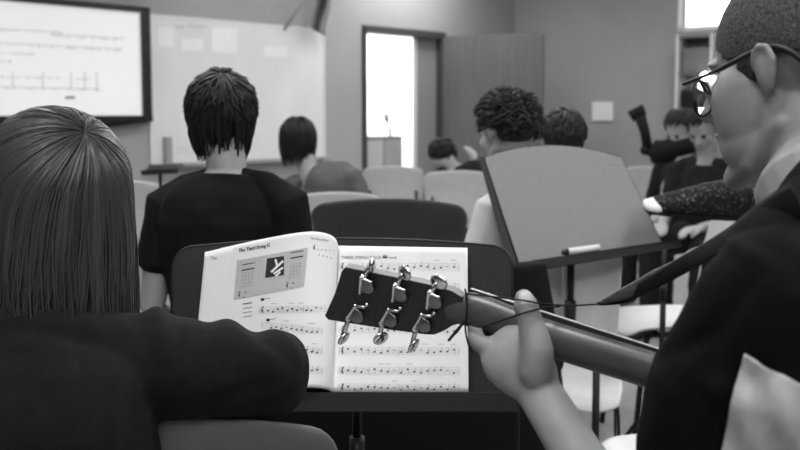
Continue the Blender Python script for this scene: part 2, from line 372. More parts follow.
# hallway things
hp_ = C0
bm = bmesh.new(); cbt0 = tA(366)-.6; hplane = A0-na*1.0
ca = hit(362, 137, hplane, na); cb = hit(402, 137, hplane, na)
ta_, tb_ = (ca-A0).dot(ua), (cb-A0).dot(ua)
boxA(bm, ta_, tb_, 0, ca.z, -1.5, -1.0)
cbn = thing('hallway_cabinet', 'low grey cabinet standing in the bright room past the doorway', 'cabinet', PA((ta_+tb_)/2, 0, -1.25))
obj('body', bm, M['cab'], cbn, smooth=False)
bm = bmesh.new(); boxA(bm, ta_+.02, (ta_+tb_)/2-.01, .1, ca.z-.04, -1.0, -.98); d_ = obj('door', bm, M['tray'], cbn, smooth=False)
bm = bmesh.new(); boxA(bm, (ta_+tb_)/2+.01, tb_-.02, .1, ca.z-.04, -1.0, -.98); d_ = obj('door', bm, M['deskl'], cbn, smooth=False)
bm = bmesh.new(); cpl = A0-na*1.2
hs = hit(385, 113, cpl, na); hb_ = hit(389, 128, cpl, na); hc = hit(391, 137, cpl, na)
tube(bm, [hs, lerp(hs, hb_, .5)], .035, 8, ref=ua); tube(bm, [lerp(hs, hb_, .5), hb_, hc], .018, 8)
tag(obj('instrument_neck', bm, M['doorp']), 'blurred dark instrument neck sticking up above the hallway cabinet', 'instrument')

# ------------------------------------------------------------------ chairs
def make_chair(label, plastic, group=None, loc=(0, 0, 0), rz=0):
    t = thing('shell_chair', label, 'chair', (0, 0, 0), 0, group)
    prof_b = [(0, (-.17, .47)), (.12, (-.195, .49)), (.35, (-.205, .58)), (.65, (-.225, .70)), (1, (-.265, .84))]
    def bf(u, v):
        x = (u-.5)*2; w = interp([(0, .19), (.3, .2), (1, .232)], v)
        if v > .85: w -= .03*((v-.85)/.15)**2.5
        y = interp([(a, p[0]) for a, p in prof_b], v); z = interp([(a, p[1]) for a, p in prof_b], v)
        z -= .022*abs(x)**2.2*max(0, (v-.6)/.4); y += .035*x*x
        return V((x*w, y, z))
    b = bmesh.new(); grid(b, bf, 14, 14); obj('backrest', sheet(b, .010, 1), plastic, t, local=True)
    def sf(u, v):
        x = (u-.5)*2; w = interp([(0, .19), (.4, .22), (.85, .215), (1, .19)], v)
        y = lerp(-.18, .215, v); z = .452+.02*x*x*(1-.5*v)-.012*(1-x*x)
        if v > .85: z -= .03*((v-.85)/.15)**2
        if v < .15: z += .02*((.15-v)/.15)**2
        return V((x*w, y, z))
    b = bmesh.new(); grid(b, sf, 12, 12); obj('seat', sheet(b, .012, 1), plastic, t, local=True)
    for sx in (-1, 1):
        b = bmesh.new(); tube(b, smoothline([(sx*.16, .13, .428), (sx*.185, .16, .38), (sx*.21, .2, .012)], 4), .011, 10, dome=True); obj('leg', b, M['blackm'], t, local=True)
        b = bmesh.new(); tube(b, smoothline([(sx*.16, -.12, .428), (sx*.185, -.16, .38), (sx*.21, -.23, .012)], 4), .011, 10, dome=True); obj('leg', b, M['blackm'], t, local=True)
    b = bmesh.new()
    for sx in (-1, 1): tube(b, [(sx*.16, .13, .428), (sx*.16, -.12, .428)], .01, 8); tube(b, smoothline([(sx*.16, -.12, .428), (sx*.17, -.19, .47), (sx*.165, -.222, .66)], 4), .009, 8)
    tube(b, [(-.16, .1, .428), (.16, .1, .428)], .009, 8); tube(b, [(-.16, -.1, .428), (.16, -.1, .428)], .009, 8)
    obj('frame', b, M['blackm'], t, local=True)
    t.location = loc; t.rotation_euler = (0, 0, rz); return t
def floorp(px, Y): p = W(px, 300, Y); return V((p.x, p.y, 0))
# local back is at y=-.26; facing +Y (away) shows its back. place by the back
def chairpos(px, Y, rz):
    p = floorp(px, Y); o = Matrix.Rotation(rz, 3, 'Z') @ V((0, -.24, 0)); return p-o
GC = 'light plastic chairs across the classroom'
cl = make_chair('light plastic chair with its back beneath the open doorway', M['chairl'], GC, chairpos(393, 7.95, R(-6)), R(-6))
for px, Y, rz, lab in ((457, 7.35, 4, 'light plastic chair in front of the head bowed beside the grey door leaf'),
                       (336, 5.35, 8, 'light plastic chair in front of the hunched student in grey'),
                       (128, 6.3, -12, 'light plastic chair showing between the long hair and the black tee'),
                       (640, 7.9, 10, 'light plastic chair with its back right of the tilted grey music stand'),
                       (690, 6.9, 25, 'light plastic chair behind the student in dark sneakers')):
    dup(cl, chairpos(px, Y, R(rz)), R(rz), lab, GC)
nch = dup(cl, chairpos(591, 3.36, R(171)), R(171), 'narrow pale chair turned to the viewer just behind the tilted stand pole', GC); nch.scale = (.40, .9, 1)
dup(cl, chairpos(735, 4.1, R(95)), R(95), 'pale chair turned sideways, its seat showing left of the black jacket', GC)
dup(cl, chairpos(822, 2.40, R(100)), R(100), 'pale chair with only a seat corner showing below the guitar neck', GC)
dc = make_chair('charcoal chair with a wide curved back beside the boy in black tee', M['chaird'], None, chairpos(389, 3.9, R(-3)), R(-3)); dc.scale = (1.24, 1.12, 1.1)
gc = make_chair('grey chair whose curved back carries the leaning elbow', M['chairg'], None, chairpos(170, 1.47, R(-4)), R(-4)); gc.scale = (1.0, 1, .975)

# ------------------------------------------------------------------ music stands
def stand_desk(root, TL, TR, BR, BL, m, th=.004, rnd=.03, arc=0., lip=.05, lipside=.0):
    """flat desk from four corner points, rounded top corners, a folded ledge along its lower edge; returns frame vectors"""
    ex = (BR-BL).normalized(); nrm = ex.cross(TL-BL).normalized()
    if nrm.y > 0: nrm = -nrm
    ey = nrm.cross(ex); ey = ey if ey.z > 0 else -ey
    to2 = lambda p: ((p-BL).dot(ex), (p-BL).dot(ey))
    a, b, c, d = map(to2, (TL, TR, BR, BL))
    pts = [d, c]
    def corner(p, prev, nxt, r):
        p = V((*p, 0)); u = (V((*prev, 0))-p).normalized(); w = (V((*nxt, 0))-p).normalized()
        s = p+u*r; e = p+w*r
        return [tuple(((1-t)**2*s+2*t*(1-t)*p+t*t*e)[:2]) for t in [i/6 for i in range(7)]]
    cb = corner(b, c, a, rnd); ca = corner(a, b, d, rnd)
    top = []
    for i in range(1, 12):
        t = i/12; x = lerp(cb[-1][0], ca[0][0], t); y = lerp(cb[-1][1], ca[0][1], t)+arc*4*t*(1-t); top.append((x, y))
    pts += cb+top+ca
    P = lambda x, y, z=0.: BL+ex*x+ey*y+nrm*z
    bm = bmesh.new(); prism(bm, [P(x, y) for x, y in pts], -nrm*th)
    obj('desk_panel', bevelled(bm, .0012, 1), m, root, smooth=False)
    bm = bmesh.new(); edge = [P(x, y, -th/2) for x, y in pts[1:]]+[P(*pts[0], -th/2)]
    tube(bm, edge, .0028, 6); obj('rolled_edge', bm, M['blackm'], root)
    return ex, ey, nrm, P
def stand_base(root, top, zfloor=0., lean=None, r=.011, low=False):
    x, y = top.x, top.y
    bm = bmesh.new(); tube(bm, [top, V((x, y, min(.55, top.z-.05)))], r*.75, 12); tube(bm, [V((x, y, min(.62, top.z-.03))), V((x, y, .12))], r, 14); obj('pole', bm, M['blackm'], root)
    bm = bmesh.new(); tube(bm, [V((x, y, min(.60, top.z-.05))), V((x, y, min(.66, top.z-.01)))], r*1.22, 14); obj('collar', bm, M['black'], root)
    for k in range(3):
        a = R(90+k*120+20); e = V((x+math.cos(a)*.27, y+math.sin(a)*.27, .012))
        bm = bmesh.new(); tube(bm, smoothline([V((x, y, .22)), lerp(V((x, y, .2)), e, .5)+V((0, 0, .05)), e], 5), (.009, .006), 8, dome=True) if False else tube(bm, smoothline([V((x, y, .22)), lerp(V((x, y, .2)), e, .5)+V((0, 0, .05)), e], 5), .009, 8, dome=True)
        obj('leg', bm, M['blackm'], root)
# near stand with the open book
sY0, sY1 = 1.83, 1.905
BLp, BRp = W(171, 394, sY0), W(513, 394, sY0); TLp, TRp = W(173, 246, sY1), W(512, 245, sY1)
base = W(357, 420, 1.88)
ns = thing('music_stand', 'dark music stand in the foreground carrying the open music book', 'music stand', (base.x, base.y, 0))
ex, ey, nr, P1 = stand_desk(ns, TLp, TRp, BRp, BLp, M['desk'], rnd=.045, arc=.012)
wd_ = (BRp-BLp).length
bm = bmesh.new(); box(bm, P1(wd_/2, -.002, .028), (wd_+.004, .062, .004), Matrix((ex, nr, ey)).transposed()); box(bm, P1(wd_/2, -.016, .058), (wd_+.004, .004, .032), Matrix((ex, nr, ey)).transposed())
obj('ledge', bevelled(bm, .001, 1), M['blackm'], ns, smooth=False)
bm = bmesh.new(); tube(bm, [P1(wd_*.54, .12, -.006), P1(wd_*.54, .1, -.03), V((base.x, base.y, .72))], .012, 10); box(bm, P1(wd_*.54, .12, -.012), (.12, .012, .09), Matrix((ex, nr, ey)).transposed()); obj('bracket', bm, M['blackm'], ns)
stand_base(ns, V((base.x, base.y, .74)))
# dark case behind the lower part of that stand
bm = bmesh.new(); p = W(455, 450, 2.1); box(bm, V((p.x-.17, p.y+.22, .35)), (.62, .20, .70))
cs = thing('speaker_cabinet', 'black boxy amplifier cabinet in the shadow beneath the book stand', 'amplifier', (p.x, p.y+.22, 0))
obj('body', bevelled(bm, .012), M['bag'], cs, smooth=False)
# the tilted grey stand
Pl0 = W(519, 263, 3.15); Pr0 = W(662, 243, 3.32)
TLs = W(484, 156, 3.26); nn = (Pr0-Pl0).cross(TLs-Pl0).normalized(); TRs = hit(621, 156, Pl0, nn)
tb = W(571, 262, 3.28)
ts = thing('music_stand', 'tilted pale grey music stand with a white marker on its ledge', 'music stand', (tb.x, tb.y, 0))
ex2, ey2, nr2, P2 = stand_desk(ts, TLs, TRs, Pr0, Pl0, M['deskl'], rnd=.015, arc=.035, th=.006)
w2 = (Pr0-Pl0).length
rt2 = Matrix((ex2, nr2, ey2)).transposed()
bm = bmesh.new()
prism(bm, [P2(-.004, -.004, 0), P2(w2+.005, -.004, 0), P2(w2+.035, -.006, .05), P2(w2+.02, -.012, .062), P2(.01, -.014, .062)], -ey2*.004)
prism(bm, [P2(-.004, 0, .0), P2(w2+.004, 0, .0), P2(w2+.004, -.02, .0), P2(-.004, -.03, .0)], -nr2*.006)
prism(bm, [P2(.01, -.012, .062), P2(w2+.02, -.010, .062), P2(w2+.02, -.034, .062), P2(.01, -.040, .062)], -nr2*.004)
obj('ledge', bm, M['blackm'], ts, smooth=False)
# black return flange down the left side
bm = bmesh.new(); prism(bm, [TLs-nr2*.004, Pl0-nr2*.004, Pl0-nr2*.010-ex2*.028, TLs-nr2*.010-ex2*.012], -nr2*.003); obj('side_flange', bm, M['black'], ts, smooth=False)
bm = bmesh.new(); a, b = P2(w2*.80, .285, .0008), P2(w2*.88, .280, .0008)
for x in (.80, .815, .83, .845, .86): prism(bm, [P2(w2*x, .262, .0005), P2(w2*x+.004, .262, .0005), P2(w2*x+.004, .268, .0005), P2(w2*x, .268, .0005)], nr2*.0006)
obj('embossed_mark', bm, M['inkg'], ts, smooth=False)
bm = bmesh.new(); box(bm, P2(w2*.4, .09, -.014), (.12, .016, .08), rt2); tube(bm, [P2(w2*.4, .09, -.02), V((tb.x, tb.y, P2(w2*.4, .02).z-.02)), V((tb.x, tb.y, .85))], .011, 10); obj('bracket', bm, M['blackm'], ts)
stand_base(ts, V((tb.x, tb.y, .9)), r=.014)
mo = -.022
mk = thing('whiteboard_marker', 'short white marker pen lying on the ledge of the tilted stand', 'marker', P2(w2*.38, .002, .03))
bm = bmesh.new(); tube(bm, [P2(w2*.335+mo, .003, .040), P2(w2*.55+mo, .003, .040)], .0105, 14); obj('barrel', bm, M['marker'], mk)
bm = bmesh.new(); tube(bm, [P2(w2*.30+mo, .003, .040), P2(w2*.336+mo, .003, .040)], [.006, .0108], 14); obj('cap', bm, M['black'], mk)
p = W(531, 300, 2.95)
gb = thing('instrument_bag', 'black instrument bag standing upright between the book stand and the tilted stand', 'bag', (p.x, p.y, 0))
bm = bmesh.new(); tube(bm, [V((p.x, p.y, .012)), V((p.x, p.y, .1)), V((p.x, p.y, .4)), V((p.x-.005, p.y, .66)), V((p.x-.01, p.y, .82))], [(.05, .09), (.06, .10), (.062, .10), (.055, .075), (.035, .05)], 20, ref=(0, 1, 0), dome=False); obj('body', fuse(bm, .01, 4), M['bag'], gb)
bm = bmesh.new(); tube(bm, smoothline([V((p.x-.03, p.y-.06, .70)), V((p.x-.01, p.y-.09, .74)), V((p.x+.02, p.y-.06, .70))], 5), .008, 8, dome=True); obj('handle', bm, M['bag'], gb)
# two other stands seen only by their poles
for px, py, Y, lab in ((597, 340, 2.9, 'thin black music stand pole in front of the pale chair seat'), (664, 262, 3.62, 'black music stand pole left of the jacket under the guitar strap')):
    p = W(px, py, Y)
    s_ = thing('music_stand', lab, 'music stand', (p.x, p.y, 0), 0)
    stand_base(s_, V((p.x, p.y, .78 if px > 620 else .60)), r=.010)

p = W(160, 168, 5.4)
fs = thing('music_stand', 'small black music stand desk beyond the shoulder of the black tee', 'music stand', (p.x, p.y, 0))
bm = bmesh.new(); prism(bm, [W(141, 173, 5.3), W(150, 165, 5.45), W(184, 163, 5.6), W(178, 171, 5.35)], V((0, 0, -.012))); obj('desk_panel', bevelled(bm, .003), M['black'], fs, smooth=False)
bm = bmesh.new(); prism(bm, [W(141, 173, 5.3), W(178, 171, 5.35), W(178, 168.5, 5.33), W(141, 170.5, 5.28)], V((0, -.006, 0))); obj('ledge', bm, M['black'], fs, smooth=False)
stand_base(fs, V((p.x, p.y, p.z-.02)))
# ------------------------------------------------------------------ open book
bk = thing('music_book', 'open guitar lesson book with music notation on the foreground stand', 'book', P1(wd_*.45, .0, .02))
topc = [(0, (338, 246, 1.868)), (.06, (335.5, 239, 1.852)), (.14, (328, 234, 1.832)), (.25, (314, 231.5, 1.815)), (.4, (296, 233, 1.812)), (.6, (270, 237.5, 1.822)), (.8, (244, 243, 1.84)), (1, (222, 248, 1.862))]
botc = [(0, (332, 393, 1.806)), (.06, (329, 390, 1.79)), (.14, (321, 388, 1.772)), (.25, (306, 387, 1.758)), (.4, (288, 388, 1.76)), (.6, (260, 391, 1.77)), (.8, (232, 396, 1.785)), (1, (207, 400, 1.80))]
def tab3(tab, a):
    n = len(tab)
    for i in range(n-1):
        if a <= tab[i+1][0] or i == n-2:
            t = (a-tab[i][0])/(tab[i+1][0]-tab[i][0]); p = [V(tab[max(0, min(n-1, k))][1]) for k in (i-1, i, i+1, i+2)]
            return .5*((2*p[1])+(-p[0]+p[2])*t+(2*p[0]-5*p[1]+4*p[2]-p[3])*t*t+(-p[0]+3*p[1]-3*p[2]+p[3])*t**3)
def Lp(a, b): return lerp(tab3(topc, a), tab3(botc, a), b)
def Rp(a, b):
    t = lerp(338, 467.5, a), lerp(246, 248, a), 1.868+.012*(1-a)-.012*math.sin(math.pi*min(1, a*1.6))
    u = lerp(332, 468.5, a), 392, 1.806-.012*math.sin(math.pi*min(1, a*1.6))
    return lerp(V(t), V(u), b)
def page(fn, dx0=0., dx1=0., dy=0., nu=40, nv=24):
    bm = bmesh.new()
    def g(a, b):
        p = fn(a, b); return W(p.x+dx1*a, p.y+dx0*a, p.z+dy)
    return grid(bm, g, nu, nv)

for k, (dx, sl, dy) in enumerate(((-1, .3, .004), (-2.5, .7, .008), (-17, 4.2, .012))):
    lay = [(sheet(page(Lp, sl, dx, dy), .0006), M['page'])]
    if k == 2:
        t3 = bmesh.new(); me = textmesh('The', 5.0)
        vs = [t3.verts.new(W(210.5+v.co.x*.8, 260-v.co.y-v.co.x*.1, 1.858)) for v in me.vertices]
        for p in me.polygons: t3.faces.new([vs[i] for i in p.vertices])
        lay.append((t3, M['ink']))
    obj('page', *joined(lay), bk)
bm = bmesh.new(); b_ = page(Rp, 0, 0, .007)
obj('page_block', sheet(b_, .006), M['page'], bk)
bm.free()
# lookup grids so that print lies on the pages
def lookup(fn):
    N = 40; e = .004; out = []
    for i in range(N+1):
        for j in range(N+1):
            a, b = min(i/N, 1-e), min(j/N, 1-e); p = fn(a, b); u = (fn(a+e, b)-p)/e; v = (fn(a, b+e)-p)/e
            det = u.x*v.y-u.y*v.x
            gx = (u.z*v.y-u.y*v.z)/det if abs(det) > 1 else 0; gy = (u.x*v.z-u.z*v.x)/det if abs(det) > 1 else 0
            out.append((p, gx, gy))
    return out
LG, RG = lookup(Lp), lookup(Rp)
def onpage(G, px, py, off=.0009):
    p, gx, gy = min(G, key=lambda g: (g[0].x-px)**2+(g[0].y-py)**2)
    return W(px, py, p.z+max(-.002, min(.002, gx*(px-p.x)))+gy*(py-p.y)-off)
def pq(bm, G, pts, off=.0009): bm.faces.new([bm.verts.new(onpage(G, x, y, off)) for x, y in pts])
def pline(bm, G, x0, y0, x1, y1, w, off=.0009):
    n = max(1, int(math.hypot(x1-x0, y1-y0)/5)); L = math.hypot(x1-x0, y1-y0); nx, ny = -(y1-y0)/L*w/2, (x1-x0)/L*w/2
    for i in range(n):
        a, b = i/n, (i+1)/n; xa, ya, xb, yb = lerp(x0, x1, a), lerp(y0, y1, a), lerp(x0, x1, b), lerp(y0, y1, b)
        pq(bm, G, [(xa-nx, ya-ny), (xb-nx, yb-ny), (xb+nx, yb+ny), (xa+nx, ya+ny)], off)
def pdot(bm, G, x, y, rx, ry=None, off=.0012, ang=0.):
    ry = ry or rx
    pq(bm, G, [(x+rx*math.cos(t)*math.cos(ang)-ry*math.sin(t)*math.sin(ang), y+rx*math.cos(t)*math.sin(ang)+ry*math.sin(t)*math.cos(ang)) for t in [k*math.pi/4 for k in range(8)]], off)
def ptext(bm, G, s, x, y, size, slope=0., squash=1., bold=True):
    if bold: ptext(bm, G, s, x+.35, y, size, slope, squash, False)
    me = textmesh(s, size); vs = [bm.verts.new(onpage(G, x+v.co.x*squash, y-v.co.y+v.co.x*squash*slope, .0012)) for v in me.vertices]
    for p in me.polygons:
        try: bm.faces.new([vs[i] for i in p.vertices])
        except ValueError: pass
def clef(bm, G, x, y, s):
    pts = [(0, 4), (1.2, 3), (.2, -3.5), (1.4, -4.6), (1.6, -3), (-.8, -.5), (-1.2, 1.2), (.2, 2.2), (1.4, 1.2), (.6, 0), (-.2, .8)]
    for (a, b), (c, d) in zip(pts, pts[1:]): pline(bm, G, x+a*s, y+b*s, x+c*s, y+d*s, .55, .0012)
RB = (bmesh.new(), bmesh.new(), bmesh.new()); LB_ = (bmesh.new(), bmesh.new(), bmesh.new()); ik, lg, gy = RB
rn = random.Random(11)
# right page
ptext(ik, RG, 'THREE-STRING ROCK', 341, 259, 4.4, 0, .95, False)
pdot(gy, RG, 385, 256.6, 2.6, 2.0); pline(ik, RG, 382.6, 257.4, 387.4, 257.4, 1.4, .0015); ptext(gy, RG, 'track', 389, 258.6, 3.6)
def staff(G, x0, x1, y, slope, hgt=7.0, cl_=True, gap=None, bars=4, notes=16, jit=2.2):
    for k in range(5): 
        yy = y+k*hgt/4; pline(lg, G, x0, yy, x1, yy+(x1-x0)*slope, .28)
    for k in range(bars+1):
        x = lerp(x0, x1, k/bars); pline(gy, G, x, y+(x-x0)*slope, x, y+hgt+(x-x0)*slope, .35)
    if cl_: clef(ik, G, x0+3, y+hgt/2, .85)
    x = x0+9; i = 0; step = (x1-x0-14)/notes
    while x < x1-3:
        if i % 4 != 3 or rn.random() < .45:
            yy = y+hgt*.55+rn.uniform(-jit, jit)*.9+(x-x0)*slope
            pdot(ik, G, x, yy, 1.15, .85, .0013, -.3)
            if rn.random() < .75: pline(gy, G, x+1, yy, x+1, yy-4.2 if yy > y+hgt*.4 else yy+4.2, .4, .0012)
        else: pline(gy, G, x-1.4, y+hgt*.45+(x-x0)*slope, x+1.4, y+hgt*.45+(x-x0)*slope, .9, .0012)
        x += step; i += 1
    for k in range(3): 
        xx = rn.uniform(x0+5, x1-8); pline(lg, G, xx, y-3.2+(xx-x0)*slope, xx+6, y-3.2+(xx-x0)*slope, .8)
for y in (263, 283, 305, 326, 347, 367, 384): staff(RG, 339, 459, y, .004)
# left page
ik, lg, gy = LB_
ptext(ik, LG, 'The Third String G', 238.5, 252.5, 5.2, -.19, .78)
gyp = bmesh.new()
nx_ = lambda u, v: (lerp(lerp(237, 233.5, v), lerp(308, 304, v), u), lerp(lerp(260.5, 300, v), lerp(247.5, 286.5, v), u))
for i in range(14):
    for j in range(6):
        pq(gyp, LG, [nx_(i/14, j/6), nx_((i+1)/14, j/6), nx_((i+1)/14, (j+1)/6), nx_(i/14, (j+1)/6)], .0010)
for u0 in (.10, .78):
    for k in range(4): a = nx_(u0+k*.045, .36); b = nx_(u0+k*.045, .72); pline(gy, LG, *a, *b, .5, .0014)
    for k in range(5): a = nx_(u0-.01, .36+k*.09); b = nx_(u0+.15, .36+k*.09); pline(gy, LG, *a, *b, .4, .0014)
    for v_, w_ in ((.14, 1.1), (.28, 1.6)): pline(ik, LG, *nx_(u0-.02, v_-(.08 if u0 > .5 else 0)), *nx_(u0+.16, v_-(.08 if u0 > .5 else 0)), w_*.8, .0015)
    clef(ik, LG, *nx_(u0-.03, .88), .75); pdot(ik, LG, *nx_(u0+.06, .86), 1.2, .7, .0015); pdot(ik, LG, *nx_(u0+.045, .98), .9, .7, .0015)
def nph(u, v): return (lerp(lerp(267, 265, v), lerp(284, 284, v), u), lerp(lerp(258.5, 278, v), lerp(256, 275, v), u))
for i in range(4):
    for j in range(4): pq(ik, LG, [nph(i/4, j/4), nph((i+1)/4, j/4), nph((i+1)/4, (j+1)/4), nph(i/4, (j+1)/4)], .0016)
wt = bmesh.new()
for a, b, w_ in (((.5, .1), (.62, .45), 2.2), ((.3, .75), (.95, .25), 2.2), ((.45, .85), (.95, .6), 2.), ((.55, 1.0), (.8, .8), 2.)): pline(wt, LG, *nph(*a), *nph(*b), w_, .0019)
ptext(gy, LG, 'Third String Notes', 310, 239, 3.2, .13, .75)
clef(ik, LG, 314, 247.5, .6)
for k in range(5): pdot(ik, LG, 318+k*4, 249.5+k*.4, .6); 
for k in range(4): pdot(ik, LG, 319+k*4, 255+k*1., .6)
pdot(ik, LG, 262.5, 299.5, 2., 1.6); pline(ik, LG, 264, 299, 270, 298, .5, .0013)
for k in range(4): pline(ik, LG, 243, 304+k*4.4, 252, 302.6+k*4.4, .8 if k < 1 else .5, .0013)
staff(LG, 259, 326, 307, -.02, 6, True, None, 3, 11)
pdot(ik, LG, 268, 320, 2., 1.6); pline(ik, LG, 270, 319.5, 276, 318.5, .5, .0013)
for y in (322, 342, 362): staff(LG, 262, 322, y, .1, 6, False, None, 3, 9)
ptext(ik, LG, 'The', 213, 259.5, 5.0, -.1, .8) if False else None
obj('page', *joined([(sheet(page(Lp, nu=60, nv=40), .0006), M['page']), (gyp, M['page2']), (wt, M['paper']), (LB_[0], M['ink']), (LB_[1], M['inkl']), (LB_[2], M['inkg'])]), bk)
obj('page', *joined([(sheet(page(Rp), .0006), M['page']), (RB[0], M['ink']), (RB[1], M['inkl']), (RB[2], M['inkg'])]), bk)

# ------------------------------------------------------------------ guitar with its headstock
def PX(p):
    d = p-V((0, 0, EYE)); f_ = V((0, math.cos(PITCH), -math.sin(PITCH))); u_ = V((0, math.sin(PITCH), math.cos(PITCH)))
    w = d.dot(f_); return 400+F*d.x/w, 225-F*d.dot(u_)/w
hTL, hTR, hBL = W(345, 267, 1.345), W(455, 291, 1.295), W(326, 319, 1.372)
hn = (hTR-hTL).cross(hBL-hTL).normalized()
if hn.y > 0: hn = -hn
h1 = (hTR-hTL).normalized(); h2 = hn.cross(h1); h2 = h2 if h2.z > 0 else -h2
HS = lambda px, py, off=0.: hit(px, py, hTL, hn)+hn*off
gt = thing('acoustic_guitar', 'guitar held by the man with glasses, dark headstock with chrome tuners', 'guitar', W(860, 430, 1.18))
pts = [(345, 267), (395, 277), (436, 286), (452, 291), (462, 297), (464, 312), (463, 323), (452, 326), (444, 331), (434, 335), (424, 334.5), (390, 330), (340, 322), (328, 320), (324.5, 316), (329, 306), (334, 295), (338, 283), (341, 272)]
bm = bmesh.new(); prism(bm, [HS(*p) for p in pts], -hn*.0145)
hsm = bevelled(bm, .0012, 2)
# pale lacquer only on the edge faces: the side of the headstock is bare wood
me = hsm
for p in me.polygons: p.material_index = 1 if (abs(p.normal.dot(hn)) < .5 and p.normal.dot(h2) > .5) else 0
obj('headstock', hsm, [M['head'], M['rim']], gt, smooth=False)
nk = smoothline([W(450, 309, 1.318), W(464, 309, 1.308), W(485, 314, 1.298), W(545, 337, 1.268), W(655, 371.5, 1.215), W(790, 415, 1.155)], 6)
nkr = [lerp(.0165, .0215, min(1, i/9)) for i in range(len(nk))]
ndir = (nk[-1]-nk[8]).normalized(); nup = (V((0, -.12, 1))-ndir*V((0, -.12, 1)).dot(ndir)).normalized(); nback = ndir.cross(nup); nback = nback if nback.y < 0 else -nback
bm = bmesh.new(); tube(bm, nk, [(r, .015) for r in nkr], 24, ref=nup); obj('neck', bm, M['neck'], gt)
bm = bmesh.new(); L_ = (nk[-1]-nk[10]).length
fc = lerp(nk[6], nk[-1], .5)-nback*.013; rotn = Matrix((ndir, nback, nup)).transposed(); fl = (nk[-1]-nk[6]).length
box(bm, fc, (fl, .007, .0445), rotn); obj('fretboard', bm, M['fret'], gt, smooth=False)
bm = bmesh.new(); box(bm, fc+nup*.0225+nback*.0015, (fl, .0035, .0012), rotn); box(bm, fc-nup*.0225+nback*.0015, (fl, .0035, .0012), rotn); obj('binding', bm, M['binding'], gt, smooth=False)
# body, behind the sleeve
bo = nk[-1]+ndir*.02
out = [(0, .03), (.02, .11), (.09, .142), (.16, .13), (.22, .115), (.29, .15), (.38, .19), (.46, .16), (.49, .06)]
outl = smoothline([V((a, b, 0)) for a, b in out], 4); outl = outl+[V((p.x, -p.y, 0)) for p in reversed(outl)]
bm = bmesh.new(); prism(bm, [bo+ndir*p.x+nup*p.y-nback*.012 for p in outl], -nback*.09); obj('body', bevelled(bm, .004), M['neck'], gt, smooth=False)
def tuner(hp, bp_, ang, w=1.0):
    h, b = HS(*hp, .0), HS(*bp_, .004)
    d = (b-h).normalized(); s_ = d.cross(hn).normalized()
    if s_.dot(h1) < 0: s_ = -s_
    m_ = bmesh.new()
    bar = [h-s_*.008-d*.009+hn*.004, h-s_*.008+d*.011+hn*.004]
    tube(m_, bar, .0028, 10, dome=True)
    arc = [h-s_*.008-d*.0085]+[h-s_*.001+s_*.0095*math.cos(a)+d*.0085*math.sin(a) for a in [R(-90+k*18) for k in range(11)]]+[h-s_*.008+d*.0085]
    prism(m_, [p+hn*.0006 for p in arc], hn*.0065)
    tm = obj('tuning_machine', bevelled(m_, .001, 2), M['chromeb'], gt, smooth=False)
    for p in tm.data.polygons: p.use_smooth = True
    sh_ = h-s_*.008+hn*.004; upv = d if d.z > 0 else -d
    m_ = bmesh.new(); tube(m_, [h-s_*.0095-upv*.0105+hn*.006, h-s_*.0095+upv*.0105+hn*.006], .0027, 10, dome=True); tp = h-s_*.0095+upv*.0102+hn*.006; te = h+s_*.004+upv*.0095+hn*.006 if d.z > 0 else tp+h1*.012+h2*.001; tube(m_, [tp, te], .0019, 8, dome=True)
    if d.z < 0: tube(m_, [te, te+h1*.003+h2*.004], .0016, 8, dome=True); ell(m_, te+h1*.0035+h2*.0045, .0026, u=10, v=8)
    obj('clamp_bar', m_, M['chrome'], tm)
    m_ = bmesh.new(); tube(m_, [sh_+d*.006, b+(sh_-h)*.25], [.0034, .0030], 10); ell(m_, sh_+d*.011, .0042, u=10, v=8); obj('shaft', m_, M['chrome'], tm)
    m_ = bmesh.new(); rot = Matrix((d.cross(hn), hn, d)).transposed() @ Matrix.Rotation(ang, 3, 'Z')
    ell(m_, b, (.0125*w, .0042, .0098), rot, 20, 14); obj('button', m_, M['chrome'], tm)
for a in (((369.5, 286), (373, 264), 1.2, .8), ((402.5, 294), (406, 272), .5, .9), ((437, 301), (440, 281), .25, 1.), ((359, 315), (345, 337), 1.35, .7), ((392.5, 319), (382, 337), .9, .8), ((426, 324), (415, 344), 1.35, .7)): tuner(*a)
# strap and its cord, tied round the headstock
st = thing('guitar_strap', 'dark guitar strap tied to the headstock by a thin black cord', 'strap', W(660, 300, 1.2))
def ribbon(path, widths, th, m, name, up=V((0, -.5, 1)), sub=1):
    P = smoothline(path, 6); n = len(P); m_ = bmesh.new(); L, Rr = [], []
    for i, p in enumerate(P):
        t = (P[min(i+1, n-1)]-P[max(i-1, 0)]).normalized(); s_ = (up-t*up.dot(t)).normalized(); w = interp([(k/(len(widths)-1), q) for k, q in enumerate(widths)], i/(n-1))/2
        L.append(m_.verts.new(p+s_*w)); Rr.append(m_.verts.new(p-s_*w))
    for i in range(n-1): m_.faces.new((L[i], L[i+1], Rr[i+1], Rr[i]))
    return obj(name, sheet(m_, th, sub), m, st)
ribbon([W(597, 304, 1.30), W(622, 299, 1.28), W(650, 284, 1.25), W(690, 261, 1.19), W(724, 241, 1.10), W(760, 217, .98), W(800, 200, .93)], [.005, .013, .018, .021, .023, .028, .036], .003, M['strap'], 'webbing')
ribbon([W(600, 303, 1.285), W(625, 293, 1.27), W(655, 277, 1.25), W(690, 258, 1.2)], [.004, .018, .018, .01], .0022, M['strapl'], 'leather_tab')
bm = bmesh.new(); cr = .0011
